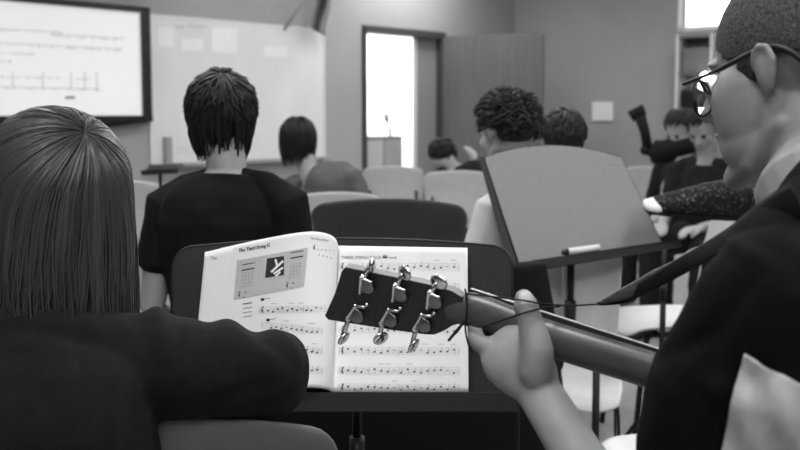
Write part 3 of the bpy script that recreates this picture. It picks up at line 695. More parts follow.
for path in ([(466, 293.5, 1.28), (500, 297.5, 1.252), (513, 299, 1.224), (527, 301, 1.2185), (541, 303.5, 1.228), (570, 305.5, 1.27), (599, 304, 1.298)],
             [(466, 322, 1.285), (480, 327, 1.262), (500, 321, 1.248), (513, 316.5, 1.224), (527, 312, 1.2165), (541, 308.5, 1.228), (560, 306.5, 1.26)],
             [(464, 322, 1.288), (458, 331, 1.285), (449, 340, 1.285)], [(465, 322, 1.287), (466, 335, 1.28), (470, 349, 1.278), (473, 352, 1.28)],
             [(466, 293.5, 1.28), (467, 307, 1.278), (466, 322, 1.285)], [(466, 293, 1.28), (465, 290, 1.31), (468, 307, 1.335), (466, 324, 1.31), (466, 322, 1.285)]):
    tube(bm, smoothline([W(*p) for p in path], 6), cr, 6, dome=True)
tube(bm, [W(464, 322, 1.288), W(449, 340, 1.285)], .0019, 8, dome=True)
obj('cord', bm, M['cord'], st)

# ------------------------------------------------------------------ people
def head_matrix(Hc, yaw, pitch=0, roll=0): return Matrix.Translation(Hc) @ Matrix.Rotation(-yaw, 4, 'Z') @ Matrix.Rotation(-pitch, 4, 'X') @ Matrix.Rotation(roll, 4, 'Y')
def add_head(bm, Hm, s=1., fine=False):
    def E(c, r, rx=0, rz=0):
        rot = Matrix.Rotation(rx, 4, 'X') @ Matrix.Rotation(rz, 4, 'Z')
        bmesh.ops.create_uvsphere(bm, u_segments=20, v_segments=14, radius=1, matrix=Hm @ Matrix.Diagonal((s, s, s, 1)) @ Matrix.Translation(V(c)) @ rot @ Matrix.Diagonal((*r, 1)))
    def T(pts, r, seg=8): tube(bm, [Hm @ (V(p)*s) for p in pts], [q*s for q in r] if isinstance(r, list) else r*s, seg, dome=True)
    E((0, -.010, .035), (.076, .096, .088)); E((0, .035, .03), (.061, .053, .060))
    E((0, .035, -.025), (.061, .058, .065)); E((0, .042, -.07), (.045, .045, .036)); E((0, .07, -.095), (.020, .018, .016))
    E((0, -.01, -.035), (.062, .06, .05))
    T([(0, .088, .012), (0, .104, -.014), (0, .108, -.026)], [.007, .009, .012]); 
    for x in (-1, 1):
        E((x*.011, .098, -.028), (.008, .009, .007)); E((x*.040, .062, -.018), (.022, .022, .022)); E((x*.026, .081, .022), (.020, .008, .007))
        T([(x*.066, .0, -.05), (x*.052, .035, -.078), (x*.022, .07, -.095)], [.012, .014, .014])
    E((0, .091, -.052), (.022, .010, .0045)); E((0, .089, -.060), (.019, .010, .005))
    for x in (-1, 1):
        if fine:
            pass
            E((x*.082, .004, .005), (.0075, .013, .022), 0, x*.45); E((x*.085, .000, .010), (.0055, .012, .017), 0, x*.5)
            T([(x*.079, .018, .008), (x*.083, .016, .022), (x*.087, .007, .030), (x*.090, -.002, .027), (x*.090, -.008, .014), (x*.088, -.006, .0), (x*.084, .001, -.013), (x*.079, .008, -.019)], [.003, .0034, .0036, .0038, .0038, .0036, .0042, .004])
        else: E((x*.080, -.006, .002), (.007, .017, .030), 0, x*.45)
def add_hand(bm, wrist, d, palm_n, s=1., curl=.5, side=1):
    d = d.normalized(); n = (palm_n-d*palm_n.dot(d)).normalized(); x = d.cross(n)*side
    tube(bm, [wrist, wrist+d*.035*s, wrist+d*.085*s], [(.026*s, .017*s), (.037*s, .016*s), (.041*s, .013*s)], 14, ref=x, dome=True)
    for k, L in ((-1.5, .066), (-.5, .078), (.5, .072), (1.5, .056)):
        p = wrist+d*.082*s+x*k*.020*s; dd = d.copy(); pts = [p-d*.01*s]; 
        for j, f_ in enumerate((.45, .32, .23)):
            dd = (dd*math.cos(curl)+n*math.sin(curl)).normalized() if True else dd
            p = p+dd*L*f_*s; pts.append(p); ax = n; n_ = n*math.cos(curl)-d*0
        tube(bm, pts, [.0095*s, .009*s, .008*s, .007*s], 8, dome=True)
    p = wrist+d*.02*s-x*.022*s
    tube(bm, [p, p+(d*.6-x*.8)*.038*s, p+(d*.85-x*.55+n*.2)*.07*s, p+(d*.95-x*.3+n*.4)*.09*s], [.015*s, .012*s, .0105*s, .008*s], 8, dome=True)
def torso(bm, hip, chest, nb_, right, s=1., inf=0., hw=.165, garment=False):
    if garment: nb_ = lerp(chest, nb_, .88)
    mid = lerp(hip, chest, .5); top = lerp(chest, nb_, .72)
    P = smoothline([hip, mid, chest, top, nb_], 4)
    rr = [(0, .158, .115), (.25, .142, .10), (.5, hw, .112), (.78, hw*.80, .075), (1., .070 if garment else .052, .058 if garment else .052)]
    rad = []
    for i in range(len(P)):
        t = i/(len(P)-1); rad.append((interp([(a, b) for a, b, c in rr], t)*s+inf, interp([(a, c) for a, b, c in rr], t)*s+inf))
    tube(bm, P, rad, 24, ref=right, dome=not garment)
def locks(bm, Hm, c, r, crown, n, arc, ln, rad, lift=.004, tip=.012, seed=1, steps=5, allow=None, seg=5, wav=.004, amin=.0):
    """short hair: tapered tufts lying along the skull away from the crown"""
    rg = random.Random(seed); crown = V(crown).normalized(); ax0 = crown.orthogonal().normalized()
    k = 0; tries = 0
    while k < n and tries < n*6:
        tries += 1
        ph = rg.uniform(0, 2*math.pi); al = amin+arc*math.sqrt(rg.random()); 
        ax = Quaternion(crown, ph) @ ax0
        tw = rg.uniform(-.5, .5); P = []; ok = True; L = ln*rg.uniform(.7, 1.3); wv = rg.uniform(0, 6)
        for j in range(steps+1):
            t = j/steps; a = al+L*t
            dd = Quaternion(Quaternion(crown, tw*t) @ ax, a) @ crown
            if allow and not allow(dd, t): ok = False; break
            h = 1+0*t
            p = V((c[0]+r[0]*dd.x, c[1]+r[1]*dd.y, c[2]+r[2]*dd.z))+dd*(lift+tip*t*t)+V((math.sin(wv+t*5), math.cos(wv*2+t*4), 0))*wav*t
            P.append(Hm @ p)
        if not ok: continue
        k += 1; q = rad*rg.uniform(.7, 1.3)
        tube(bm, P, [(q*1.3*w_, q*.8*w_) for w_ in [max(.08, math.sin(math.pi*(.18+.80*j/steps))) for j in range(steps+1)]], seg)
def long_locks(bm, Hm, c, r, crown, n, zend, rad, seed, seg=5, drift=.25, amax=1.5, clump=.004, keepface=True, zj=.03, steps_a=9, steps_f=7):
    rg = random.Random(seed); crown = V(crown).normalized(); ax0 = crown.orthogonal().normalized(); k = 0
    Ri = Hm.to_3x3().normalized().inverted(); down = (Ri @ V((0, 0, -1))).normalized()
    while k < n:
        ph = rg.uniform(0, 2*math.pi); al = amax*rg.random()**.8; ax = Quaternion(crown, ph) @ ax0; lay = rg.uniform(0, .006)
        P = []; a = al; ok = True; wv = rg.uniform(0, 6); am = rg.uniform(.3, 1)*clump
        while a < 2.6:
            dd = Quaternion(ax, a) @ crown
            if dd.dot(down) > .12 and a > al: break
            P.append(V((c[0]+r[0]*dd.x, c[1]+r[1]*dd.y, c[2]+r[2]*dd.z))+dd*lay); a += .17
        if len(P) < 2: continue
        e = P[-1]
        front = keepface and e.y > .055
        if front: P = [p for p in P if p.z > .02 or p.y < .03]
        if len(P) < 3: continue
        L = (e-V((0, 0, zend))).dot(-down)+rg.uniform(-zj, zj)
        if front: L = 0
        tg = (P[-1]-P[-2]).normalized(); tg = tg-down*tg.dot(down)
        if L > .03:
            for j in range(1, steps_f+1):
                t = j/steps_f; inw = V((c[0], c[1]-.02, 0))-V((e.x, e.y, 0)); inw = inw-down*inw.dot(down)
                P.append(e+down*L*t+inw*drift*t*t+tg*.045*(1-math.exp(-3*t))+V((math.sin(wv+t*4), math.cos(wv*1.7+t*3), 0))*am*t)
        k += 1; m = len(P); q = rad*rg.uniform(.6, 1.3)
        tube(bm, [Hm @ p for p in P], [(q*1.5*w_, q*.7*w_) for w_ in [max(.12, min(1, 4*(i+.4)/m, 3.2*(m-1-i+.2)/m)) for i in range(m)]], seg)
def legs_(bm, hipc, right, fwd, s, inf, knee_z=.5, spread=.11, thigh=.42):
    out = []
    for sg in (-1, 1):
        h = hipc+right*sg*.09*s; k = h+fwd*thigh*s+right*sg*(spread-.05); k.z = knee_z; a = V((k.x, k.y, .085))-fwd*.02
        tube(bm, [h, lerp(h, k, .5), k, lerp(k, a, .45), a], [.085*s+inf, .075*s+inf, .058*s+inf, .052*s+inf, .038*s+inf*1.3], 14, dome=True); out.append(a)
    return out
def wrinkle(amp, sc_, seed=0): return lambda p, n: amp*noise.noise(p*sc_+V((seed, 0, 0)))+amp*.5*noise.noise(p*sc_*2.3+V((0, seed, 5)))
def person(label, head, yaw, pitch=0, roll=0, s=1., nb_=None, chest=None, hip=None, arms=None, shirt='tee', trousers='dark', sleeve=1., skin='skin', hair=None, vox=.009, group=None, eyes=False, legs=True, shift=V((0, 0, 0)), noshirt=False):
    Hc = W(*head); f_ = V((math.sin(yaw), math.cos(yaw), 0)); rt = V((math.cos(yaw), -math.sin(yaw), 0))
    Hm = head_matrix(Hc, yaw, pitch, roll)
    nb_ = nb_ or Hc+V((0, 0, -.155*s))-f_*.035+shift*.5; chest = chest or nb_+V((0, 0, -.19*s))-f_*.02+shift*.5
    hip = hip or V((chest.x, chest.y, .53))-f_*.06
    sh = {-1: lerp(chest, nb_, .66)-rt*.175*s, 1: lerp(chest, nb_, .66)+rt*.175*s}
    arms = arms or {}
    A = {}
    for sg in (-1, 1):
        if sg in arms: A[sg] = arms[sg]
        else:
            e = sh[sg]+V((0, 0, -.27*s))+rt*sg*.04+f_*.06; w = e+f_*.22*s-rt*sg*.10*s+V((0, 0, -.02)); A[sg] = (sh[sg], e, w)
    root = thing('person', label, 'person', (hip.x, hip.y, 0), 0, group)
    b = bmesh.new(); add_head(b, Hm, s, vox < .005)
    tube(b, [Hm @ V((0, -.02*s, -.03*s)), lerp(Hc, nb_, .6)-f_*.01, nb_-V((0, 0, .04))], [.053*s, .053*s, .055*s], 16, dome=True)
    torso(b, hip, chest, nb_-V((0, 0, .02)), rt, s*.93, hw=.135)
    for sg in (-1, 1):
        S, E_, Wr = A[sg]; tube(b, [lerp(nb_, S, .5)-V((0, 0, .05)), S-V((0, 0, .01)), lerp(S, E_, .5), E_, lerp(E_, Wr, .4), Wr], [.030*s, .046*s, .043*s, .036*s, .036*s, .025*s], 14, dome=True)
        if len(A[sg]) == 3: add_hand(b, Wr, Wr-E_, V((0, 0, -1)), s, .35, sg)
    if legs:
        ank = legs_(b, hip, rt, f_, s, -.006)
        for a in ank: tube(b, [a, a+f_*.08-V((0, 0, .035)), a+f_*.17-V((0, 0, .05))], [.036, .034, .028], 10, dome=True)
    obj('body', fuse(b, vox, 3), M[skin], root)
    b = bmesh.new(); torso(b, hip, chest, nb_-V((0, 0, .012)), rt, s, .012, .17, True)
    for sg in (-1, 1):
        S, E_, Wr = A[sg]
        tube(b, [lerp(nb_, S, .26)-V((0, 0, .012)), lerp(nb_, S, .65), S, lerp(S, E_, .5 if sleeve >= .6 else .4)], [.032*s, .048*s, .060*s, .062*s], 16, dome=True)
        if sleeve >= 1: tube(b, [lerp(S, E_, .4), E_, lerp(E_, Wr, .9)], [.060*s, .052*s, .040*s], 16, dome=True)
        else: tube(b, [lerp(S, E_, .3), lerp(S, E_, sleeve)], [.062*s, .060*s], 16)
    if not noshirt: obj('shirt', fuse(b, vox, 4, wrinkle(.006, 9, Hc.x*7)), M[shirt], root)
    if legs:
        b = bmesh.new(); ank = legs_(b, hip, rt, f_, s, .012); ell(b, hip-V((0, 0, .02)), (.165*s, .13*s, .11*s), Matrix.Rotation(-yaw, 3, 'Z'))
        obj('trousers', fuse(b, max(vox, .01), 4, wrinkle(.006, 8, 3)), M[trousers], root)
        for a in ank:
            b = bmesh.new(); tube(b, [a+V((0, 0, -.03))-f_*.02, a+f_*.08-V((0, 0, .04)), a+f_*.18-V((0, 0, .05))], [(.042, .045), (.044, .04), (.04, .028)], 14, ref=rt, dome=True); obj('shoe', fuse(b, .008, 3), M['shoe'], root)
    if hair: hair(root, Hm, s)
    if eyes:
        for x in (-1, 1):
            b = bmesh.new(); ell(b, Hm @ (V((x*.031, .082, .008))*s), .0125*s, u=12, v=8); obj('eye', b, M['iris'], root)
    return root, Hm, dict(nb=nb_, chest=chest, hip=hip, A=A, f=f_, rt=rt)
def cap_mesh(Hm, s, c, r, cut, vox=.006, extra=None, disp=None):
    b = bmesh.new(); bmesh.ops.create_icosphere(b, subdivisions=4, radius=1, matrix=Matrix.Translation(V(c)) @ Matrix.Diagonal((*r, 1)))
    dl = [v for v in b.verts if not cut(v.co)]; bmesh.ops.delete(b, geom=dl, context='VERTS')
    for v in b.verts: v.co = Hm @ (v.co*s)
    me = bake(tmp(b), [('SOLIDIFY', dict(thickness=.008, offset=-1)), ('SMOOTH', dict(factor=.5, iterations=2))])
    if disp:
        for v in me.vertices: v.co += v.normal*disp(v.co, v.normal)
    return me
hairline = lambda p: p.z > -.01+max(0, p.y+.03)*1.05 or (p.y < -.02 and p.z > -.080)
def short_hair(m='hairb', n=420, ln=.55, rad=.0042, tip=.012, crown=(0, -.5, .85), vol=.008, seed=2, steps=5, low=-.62, wav=.004, arc=2.3, earz=-.25, nape=0):
    def f(root, Hm, s):
        c = (0, -.012, .036); r = (.079+vol*.4, .098+vol*.4, .091+vol*.5)
        me = cap_mesh(Hm, s, c, r, hairline)
        hr = obj('hair', me, M[m], root)
        b = bmesh.new(); al = lambda d, t: not (d.y > .45 and d.z < .35) and d.z > low-.25*(t > .6) and not (abs(d.x) > .8 and d.z < earz)
        locks(b, Hm @ Matrix.Diagonal((s, s, s, 1)), c, r, crown, n, arc, ln, rad, vol*.5, tip, seed, steps, al, 5, wav)
        if nape: long_locks(b, Hm @ Matrix.Diagonal((s, s, s, 1)), c, r, crown, nape, -.088, rad*1.1, seed+1, 5, .35, 1.7, .008, True, .022, 9, 4)
        obj('hair_locks', b, M[m], hr)
    return f

# --- the boy in the black tee
person('person from behind in a black tee with short tousled dark hair', (221, 121, 2.87), R(-14), R(4), 0, .95, nb_=W(227, 164, 2.82), chest=W(226, 222, 2.80), hip=V((W(226, 300, 2.8).x, 2.82, .53)),
       arms={-1: (W(168, 204, 2.82), W(152, 305, 2.80), W(172, 330, 3.02)), 1: (W(287, 202, 2.78), W(299, 305, 2.80), W(270, 330, 3.0))}, shirt='tee', sleeve=.62, skin='skin', hair=short_hair('hairb', 1000, .6, .0034, .012, vol=.010, seed=4, low=-1.1, arc=2.6, earz=-.55, nape=420), vox=.0048)
# --- distant students
person('person with curly dark hair in a white shirt behind the grey stand', (507, 133, 3.5), R(-38), R(14), 0, .98, nb_=W(528, 184, 3.5), chest=W(546, 248, 3.5), shirt='white_shirt', hair=short_hair('hairb', 950, .26, .0034, .010, vol=.014, seed=9, wav=.009), vox=.007)
person('person with dark hair mostly hidden behind the curly head', (563, 143, 4.5), R(5), R(8), 0, 1., shirt='dark', hair=short_hair('hairb', 600, .45, .0065, .008, vol=.010, seed=5, low=-.9), vox=.011)
def bob(m='hairb', zend=-.1, n=220, seed=3, rad=.006, cut=None, vol=.012):
    def f(root, Hm, s):
        c = (0, -.012, .036); r = (.082+vol*.5, .10+vol*.5, .094+vol*.5)
        hr = obj('hair', cap_mesh(Hm, s, c, r, lambda p: hairline(p) or (p.y < .03 and p.z > -.07)), M[m], root)
        b = bmesh.new(); long_locks(b, Hm @ Matrix.Diagonal((s, s, s, 1)), c, r, (0, -.3, .95), n, zend, rad, seed)
        obj('hair_locks', b, M[m], hr)
    return f
person('hunched person in a grey hoodie with dark bobbed hair under the whiteboard', (298, 142, 6.0), R(-25), R(22), 0, .98, nb_=W(310, 174, 5.95), chest=W(334, 184, 5.9), hip=V((W(335, 300, 5.9).x, 5.9, .53)), shirt='hoodg', hair=bob(zend=-.12), vox=.012,
       arms={1: (W(354, 178, 5.85), W(369, 222, 5.8), W(345, 236, 6.0)), -1: (W(290, 186, 5.95), W(282, 222, 6.), W(300, 228, 6.1))})
person('person with bowed curly dark head below the grey door leaf', (442, 158, 8.05), R(20), R(30), 0, 1., shift=V((.16, 0, 0)), nb_=W(455, 166, 8.0), chest=W(468, 184, 7.95), shirt='dark', hair=short_hair('hairb', 160, .4, .009, .012, vol=.016, seed=8), vox=.013,
       arms={1: (W(486, 170, 7.95), W(492, 200, 7.95), W(474, 160, 8.1)), -1: (W(440, 176, 8.0), W(430, 205, 8.0), W(450, 200, 8.1))})
person('person with dark hair leaning over a dark instrument near the far shelves', (681, 131, 7.0), R(235), R(30), 0, 1., shirt='dark', hair=short_hair('hairb', 140, .5, .009, .008, vol=.010, seed=18), vox=.012, eyes=True)
pa = person('seated person in dark clothes facing the room beside the tall shelves', (705, 130, 6.1), R(222), R(30), 0, 1.0, shirt='dark', hair=short_hair('hairb', 220, .5, .008, .010, vol=.012, seed=28), vox=.008, eyes=True, sleeve=.55)
# far instrument: dark neck and body lying across a lap
gi = thing('dark_guitar', 'blurred dark guitar with raised neck in front of the far wall', 'guitar', W(665, 150, 6.5))
bm = bmesh.new(); tube(bm, [W(640, 116, 6.5), W(645, 132, 6.5), W(648, 150, 6.5)], [.035, .03, .03], 8); obj('neck', bm, M['dark'], gi)
bm = bmesh.new(); tube(bm, [W(635, 108, 6.5), W(640, 118, 6.5)], [(.05, .02), (.045, .02)], 8, ref=V((1, 0, 0))); obj('headstock', bm, M['dark'], gi)
bm = bmesh.new(); tube(bm, smoothline([W(645, 150, 6.5), W(660, 152, 6.5), W(672, 150, 6.5), W(692, 145, 6.5)], 5), [(.03, .03)]*3+[(.07, .045)]*8+[(.05, .03)]*5, 12, dome=True); obj('body', bm, M['dark'], gi)
# crossed leg with patterned sneaker, hand on it: a closer seated student
pb, Hb, jb = person('person behind the man with glasses, ankle crossed to show a patterned sneaker', (850, 128, 3.6), R(262), R(10), 0, 1., shirt='dark', hair=short_hair('hairc', 160, .5, .006, .010, seed=38), vox=.009, legs=False)
bm = bmesh.new()
k1 = W(720, 262, 3.75); hp1 = jb['hip']
tube(bm, [hp1+V((0, .08, 0)), k1], [.09, .062], 14, dome=True); tube(bm, [k1, V((k1.x-.03, k1.y, .1))], [.06, .045], 14, dome=True)
k2 = W(845, 222, 3.25); an = W(748, 214, 3.3)
tube(bm, [hp1+V((0, -.08, 0)), k2], [.09, .065], 14, dome=True); tube(bm, [k2, an], [.062, .046], 14, dome=True)
obj('trousers', fuse(bm, .01, 4, wrinkle(.006, 8)), M['dark'], pb)
def sneaker(parent, heel, toe, up, wid=1.):
    d = (toe-heel); L = d.length; d.normalize(); u_ = (up-d*up.dot(d)).normalized(); s_ = d.cross(u_)
    b = bmesh.new(); P = [heel+d*L*t+u_*h for t, h in ((.06, .045), (.25, .045), (.45, .036), (.65, .026), (.86, .016))]
    tube(b, P, [(.040, .060), (.042, .060), (.044, .048), (.044, .036), (.041, .021)], 16, ref=s_, dome=True)
    sh_ = obj('shoe', fuse(b, .005, 3, wrinkle(.004, 40)), M['shoe'], parent)
    b = bmesh.new(); tube(b, [heel+d*L*.90+u_*.008, heel+d*L*.97+u_*.006], [(.041, .019), (.034, .015)], 16, ref=s_, dome=True); obj('toe_cap', b, M['rubber'], sh_)
    b = bmesh.new(); tube(b, [heel+d*L*.03-u_*.006, heel+d*L*.3-u_*.008, heel+d*L*.65-u_*.008, heel+d*L*.97-u_*.004], [(.036, .011), (.036, .011), (.043, .011), (.036, .010)], 16, ref=s_, dome=True); obj('sole', b, M['dark'], sh_)
    b = bmesh.new()
    for k in range(4): c = heel+d*L*(.42+k*.09)+u_*(.075-k*.013); tube(b, [c-s_*.022, c+s_*.022+d*.006], .0028, 6)
    obj('laces', b, M['tray'], sh_)
sneaker(pb, W(742, 214, 3.30), W(645, 207, 3.26), V((.0, -.35, 1)))
bm = bmesh.new(); add_hand(bm, W(735, 262, 3.3), W(700, 246, 3.3)-W(735, 262, 3.3), V((0, 0, -1)), 1.05, .5, 1); tube(bm, [W(800, 268, 3.35), W(735, 262, 3.3)], [.036, .026], 12, dome=True)
# hand joined with that person's forearm
bmh = fuse(bm, .006, 3)
ob_ = [c for c in pb.children if c.name.startswith('body')][0]
tmpb = bmesh.new(); tmpb.from_mesh(ob_.data); n0 = len(tmpb.verts); m2 = bmh.copy(); m2.transform(INV[pb]); tmpb.from_mesh(m2); tmpb.to_mesh(ob_.data); tmpb.free()
for p in ob_.data.polygons: p.use_smooth = True

# --- the girl with long hair, arm over the chair back
def girl_hair(root, Hm, s):
    c = (0, -.012, .030); r = (.092, .108, .100)
    hr = obj('hair', cap_mesh(Hm, s, c, r, lambda p: p.z > -.0+max(0, p.y-.02)*1.2 or p.y < .03), M['hairg'], root)
    crown = Hm.to_3x3().inverted() @ V((.60, -.45, .72))
    b = bmesh.new(); long_locks(b, Hm, c, r, crown, 3400, -.20, .0012, 5, 4, .12, 1.45, .012)
    obj('hair_strands', b, M['hairg'], hr)
    b = bmesh.new(); long_locks(b, Hm, c, (r[0]-.004, r[1]-.004, r[2]-.004), crown, 500, -.19, .0050, 6, 6, .14, 1.3, .008)
    obj('hair_locks', b, M['hairg'], hr)
eL = W(264, 369, 1.47)
person('person with long straight dark hair in a black sweatshirt leaning one elbow', (60, 208, 1.50), R(8), R(8), 0, .98, nb_=W(45, 305, 1.46), chest=W(25, 420, 1.45), hip=V((W(20, 500, 1.5).x-.02, 1.55, .53)),
       arms={1: (W(105, 372, 1.46), eL, W(170, 470, 1.72)), -1: (W(-80, 390, 1.5), W(-110, 560, 1.5), W(-20, 560, 1.75))}, shirt='sweat', noshirt=True, hair=girl_hair, vox=.006)
gp = [o for o in COL.objects if o.name.startswith('person') and 'long straight' in o.get('label', '')][0]
bm = bmesh.new(); grt = V((math.cos(R(28)), -math.sin(R(28)), 0))
torso(bm, V((W(20, 500, 1.5).x-.02, 1.55, .53)), W(25, 420, 1.45), W(45, 318, 1.46), grt, 1.0, .03, .17)
tube(bm, smoothline([W(20, 340, 1.46), W(70, 358, 1.45), W(140, 366, 1.455), W(210, 370, 1.46), W(264, 368, 1.47)], 4), [.085]*3+[.078]*4+[.068]*5+[.064]*3+[.060, .056], 22, dome=True)
tube(bm, [W(264, 370, 1.47), W(267, 376, 1.49), W(215, 425, 1.60), W(175, 468, 1.71)], [.060, .060, .05, .04], 20, dome=True)
tube(bm, [W(0, 350, 1.48), W(-80, 390, 1.5), W(-110, 540, 1.5)], [.08, .075, .06], 18, dome=True)
# thick folded collar lying round the neck
tube(bm, [W(120, 345, 1.43), W(50, 330, 1.41), W(-30, 330, 1.42)], [.035, .045, .05], 16, dome=True)
def sw(p, n):
    x, y = PX(p); d = .006*noise.noise(p*11)+.003*noise.noise(p*26)
    for fx, fy, ang, w, a in ((156, 318, 1.25, 12, .012), (205, 322, 2.0, 14, -.004), (218, 316, .9, 16, .008), (258, 330, .8, 9, -.007), (78, 350, 1.5, 9, -.006), (130, 330, 1.2, 14, .003), (230, 395, -.3, 8, -.004)):
        dx, dy = x-fx, y-fy; u = dx*math.sin(ang)-dy*math.cos(ang); v = dx*math.cos(ang)+dy*math.sin(ang)
        d += a*math.exp(-(u/w)**2-(v/45)**2)
    return d
obj('sweatshirt', fuse(bm, .005, 5, sw), M['sweat'], gp)

# --- the man with glasses
yawm = R(-48); Hcm = W(803, 76, 1.22); Hmm = head_matrix(Hcm, yawm, R(7))
fm = V((math.sin(yawm), math.cos(yawm), 0)); rm = V((math.cos(yawm), -math.sin(yawm), 0))
mh = V((W(900, 560, 1.0).x, 1.0, .53))
man = thing('person', 'person with cropped hair and glasses in a black jacket, fretting a guitar', 'person', (mh.x, mh.y, 0))
mnb = W(833, 205, 1.10); mch = W(862, 350, 1.0)
b = bmesh.new(); add_head(b, Hmm, 1.04, True)
for x in (-1, 1):
    tube(b, [Hmm @ V((x*.060, .01, -.03)), Hmm @ V((x*.060, .012, -.06)), Hmm @ V((x*.052, .04, -.088)), Hmm @ V((x*.024, .075, -.104))], [.016, .017, .016, .015], 12, dome=True); ell(b, Hmm @ V((x*.040, -.008, -.065)), (.036, .045, .06), Hmm.to_3x3()); ell(b, Hmm @ V((x*.040, .045, -.030)), (.034, .042, .060), Hmm.to_3x3()); ell(b, Hmm @ V((x*.034, .040, -.065)), (.036, .045, .042), Hmm.to_3x3())
tube(b, [Hmm @ V((0, -.02, -.02)), Hmm @ V((.0, -.035, -.09)), W(822, 196, 1.12), W(845, 258, 1.07)], [.06, .064, .066, .055], 20, dome=True)
torso(b, mh, mch+rm*.03, W(848, 262, 1.08), rm, .9, 0, .115)
S, E_, Wr = W(782, 300, .93), W(676, 612, 1.0), W(539, 392, 1.237)
tube(b, [W(845, 300, 1.0), S+V((.01, 0, -.02)), lerp(S, E_, .5), E_], [.03, .045, .046, .042], 16, dome=True)
tube(b, [E_, lerp(E_, Wr, .3), lerp(E_, Wr, .7), Wr], [(.040, .040), (.034, .034), (.0275, .026), (.0262, .021)], 20, ref=(V((1, 0, .3))), dome=True)
rx = W(556, 372, 1.24)-W(486, 366, 1.26)
# palm
tube(b, smoothline([Wr, W(531, 378, 1.243), W(518, 362, 1.250), W(508, 350, 1.258), W(500, 343, 1.265)], 3), [(.0262, .021), (.028, .021), (.031, .022), (.034, .022), (.036, .022), (.038, .021), (.0385, .021), (.040, .020), (.039, .019), (.038, .018), (.037, .017), (.035, .015), (.032, .013)], 20, ref=rx, dome=True)
# thenar mass and thumb
tube(b, smoothline([W(535, 372, 1.228), W(537, 350, 1.226), W(532, 328, 1.234), W(527, 310, 1.238), W(524, 299, 1.241)], 3), [.020, .020, .0195, .019, .018, .017, .016, .0148, .0142, .0145, .0145, .0135, .0115], 16, dome=True)
for F_ in (([488, 347, 1.262], [477, 340, 1.272], [476, 324, 1.318], [486, 311, 1.330], [494, 306, 1.324]),
           ([494, 354, 1.268], [487, 350, 1.285], [490, 334, 1.328], [500, 318, 1.336], [508, 313, 1.322]),
           ([503, 361, 1.268], [499, 358, 1.292], [508, 344, 1.326], [517, 327, 1.330], [524, 321, 1.314]),
           ([514, 368, 1.262], [512, 366, 1.290], [524, 354, 1.318], [533, 338, 1.320], [539, 332, 1.304])):
    tube(b, smoothline([W(*q) for q in F_], 3), [.0115, .0112, .011, .0108, .0105, .010, .0098, .0096, .0094, .009, .0085, .0078, .007], 12, dome=True)
# right arm over the guitar
S2 = W(833, 280, 1.0)+rm*.34; E2 = S2+V((.03, -.02, -.28)); W2_ = E2+fm*.18+V((-.04, 0, -.02))
tube(b, [W(833, 262, 1.02), S2, E2, W2_], [.06, .052, .042, .027], 14, dome=True); add_hand(b, W2_, W2_-E2, V((-.3, -1, -.3)), 1., .4, 1)
legs_(b, mh, rm, fm, .95, 0)
mb_ = fuse(b, .0030, 4)
obj('body', mb_, M['skinm'], man)
b = bmesh.new(); legs_(b, mh, rm, fm, 1., .014); ell(b, mh, (.17, .14, .12), Matrix.Rotation(-yawm, 3, 'Z')); obj('trousers', fuse(b, .01, 4), M['dark'], man)
for sg in (-1, 1):
    a = mh+rm*sg*.15+fm*.40; b = bmesh.new(); tube(b, [V((a.x, a.y, .05)), V((a.x, a.y, .045))+fm*.10, V((a.x, a.y, .035))+fm*.19], [(.045, .045), (.046, .042), (.04, .030)], 14, ref=rm, dome=True); obj('shoe', b, M['dark'], man)
b = bmesh.new(); ell(b, W(524.5, 298.5, 1.241)+V((.0, -.0095, .001)), (.0085, .0035, .0095), Matrix.Rotation(R(-25), 3, 'X')); obj('thumbnail', b, M['nail'], man)
# cropped hair: thin stubbled cap
def buzzcut(p): return (p.z > .020+max(0, p.y-.05)*.45 or (p.y < -.026 and p.z > -.058+max(0, p.y+.07)*.9) or (p.y < .045 and p.y > .012 and p.z > -.004 and abs(p.x) > .04))
b = bmesh.new(); bmesh.ops.create_icosphere(b, subdivisions=6, radius=1, matrix=Matrix.Translation(V((0, -.010, .035))) @ Matrix.Diagonal((.0785, .0985, .0905, 1)))
bmesh.ops.delete(b, geom=[v for v in b.verts if not buzzcut(v.co+V((1, 1, 1))*.003*noise.noise(v.co*60))], context='VERTS')
for v in b.verts: v.co = Hmm @ (v.co*1.03)
me = bake(tmp(b), [('SOLIDIFY', dict(thickness=.004, offset=-1))])
for v in me.vertices: v.co += v.normal*.0012*noise.noise(v.co*260)
obj('hair', me, M['buzz'], man)
# jacket
b = bmesh.new(); torso(b, mh, mch+rm*.04, W(842, 250, 1.07), rm, 1.0, .012, .135)
tube(b, [W(842, 202, 1.02), W(806, 229, .99), W(777, 264, .96)], [.042, .046, .05], 18, dome=True)
tube(b, [W(856, 300, 1.02), S+V((0, 0, .0)), lerp(S, E_, .22)], [.066, .066, .072], 22, dome=True)
tube(b, [S, W(733, 385, .965), W(716, 480, .98), E_], [.066, .073, .072, .068], 22, dome=True)
tube(b, [lerp(E_, Wr, -.02), lerp(E_, Wr, .22)], [.066, .058], 20, dome=True)
tube(b, [W(833, 275, 1.0), S2, E2, lerp(E2, W2_, .9)], [.085, .075, .065, .045], 18, dome=True)
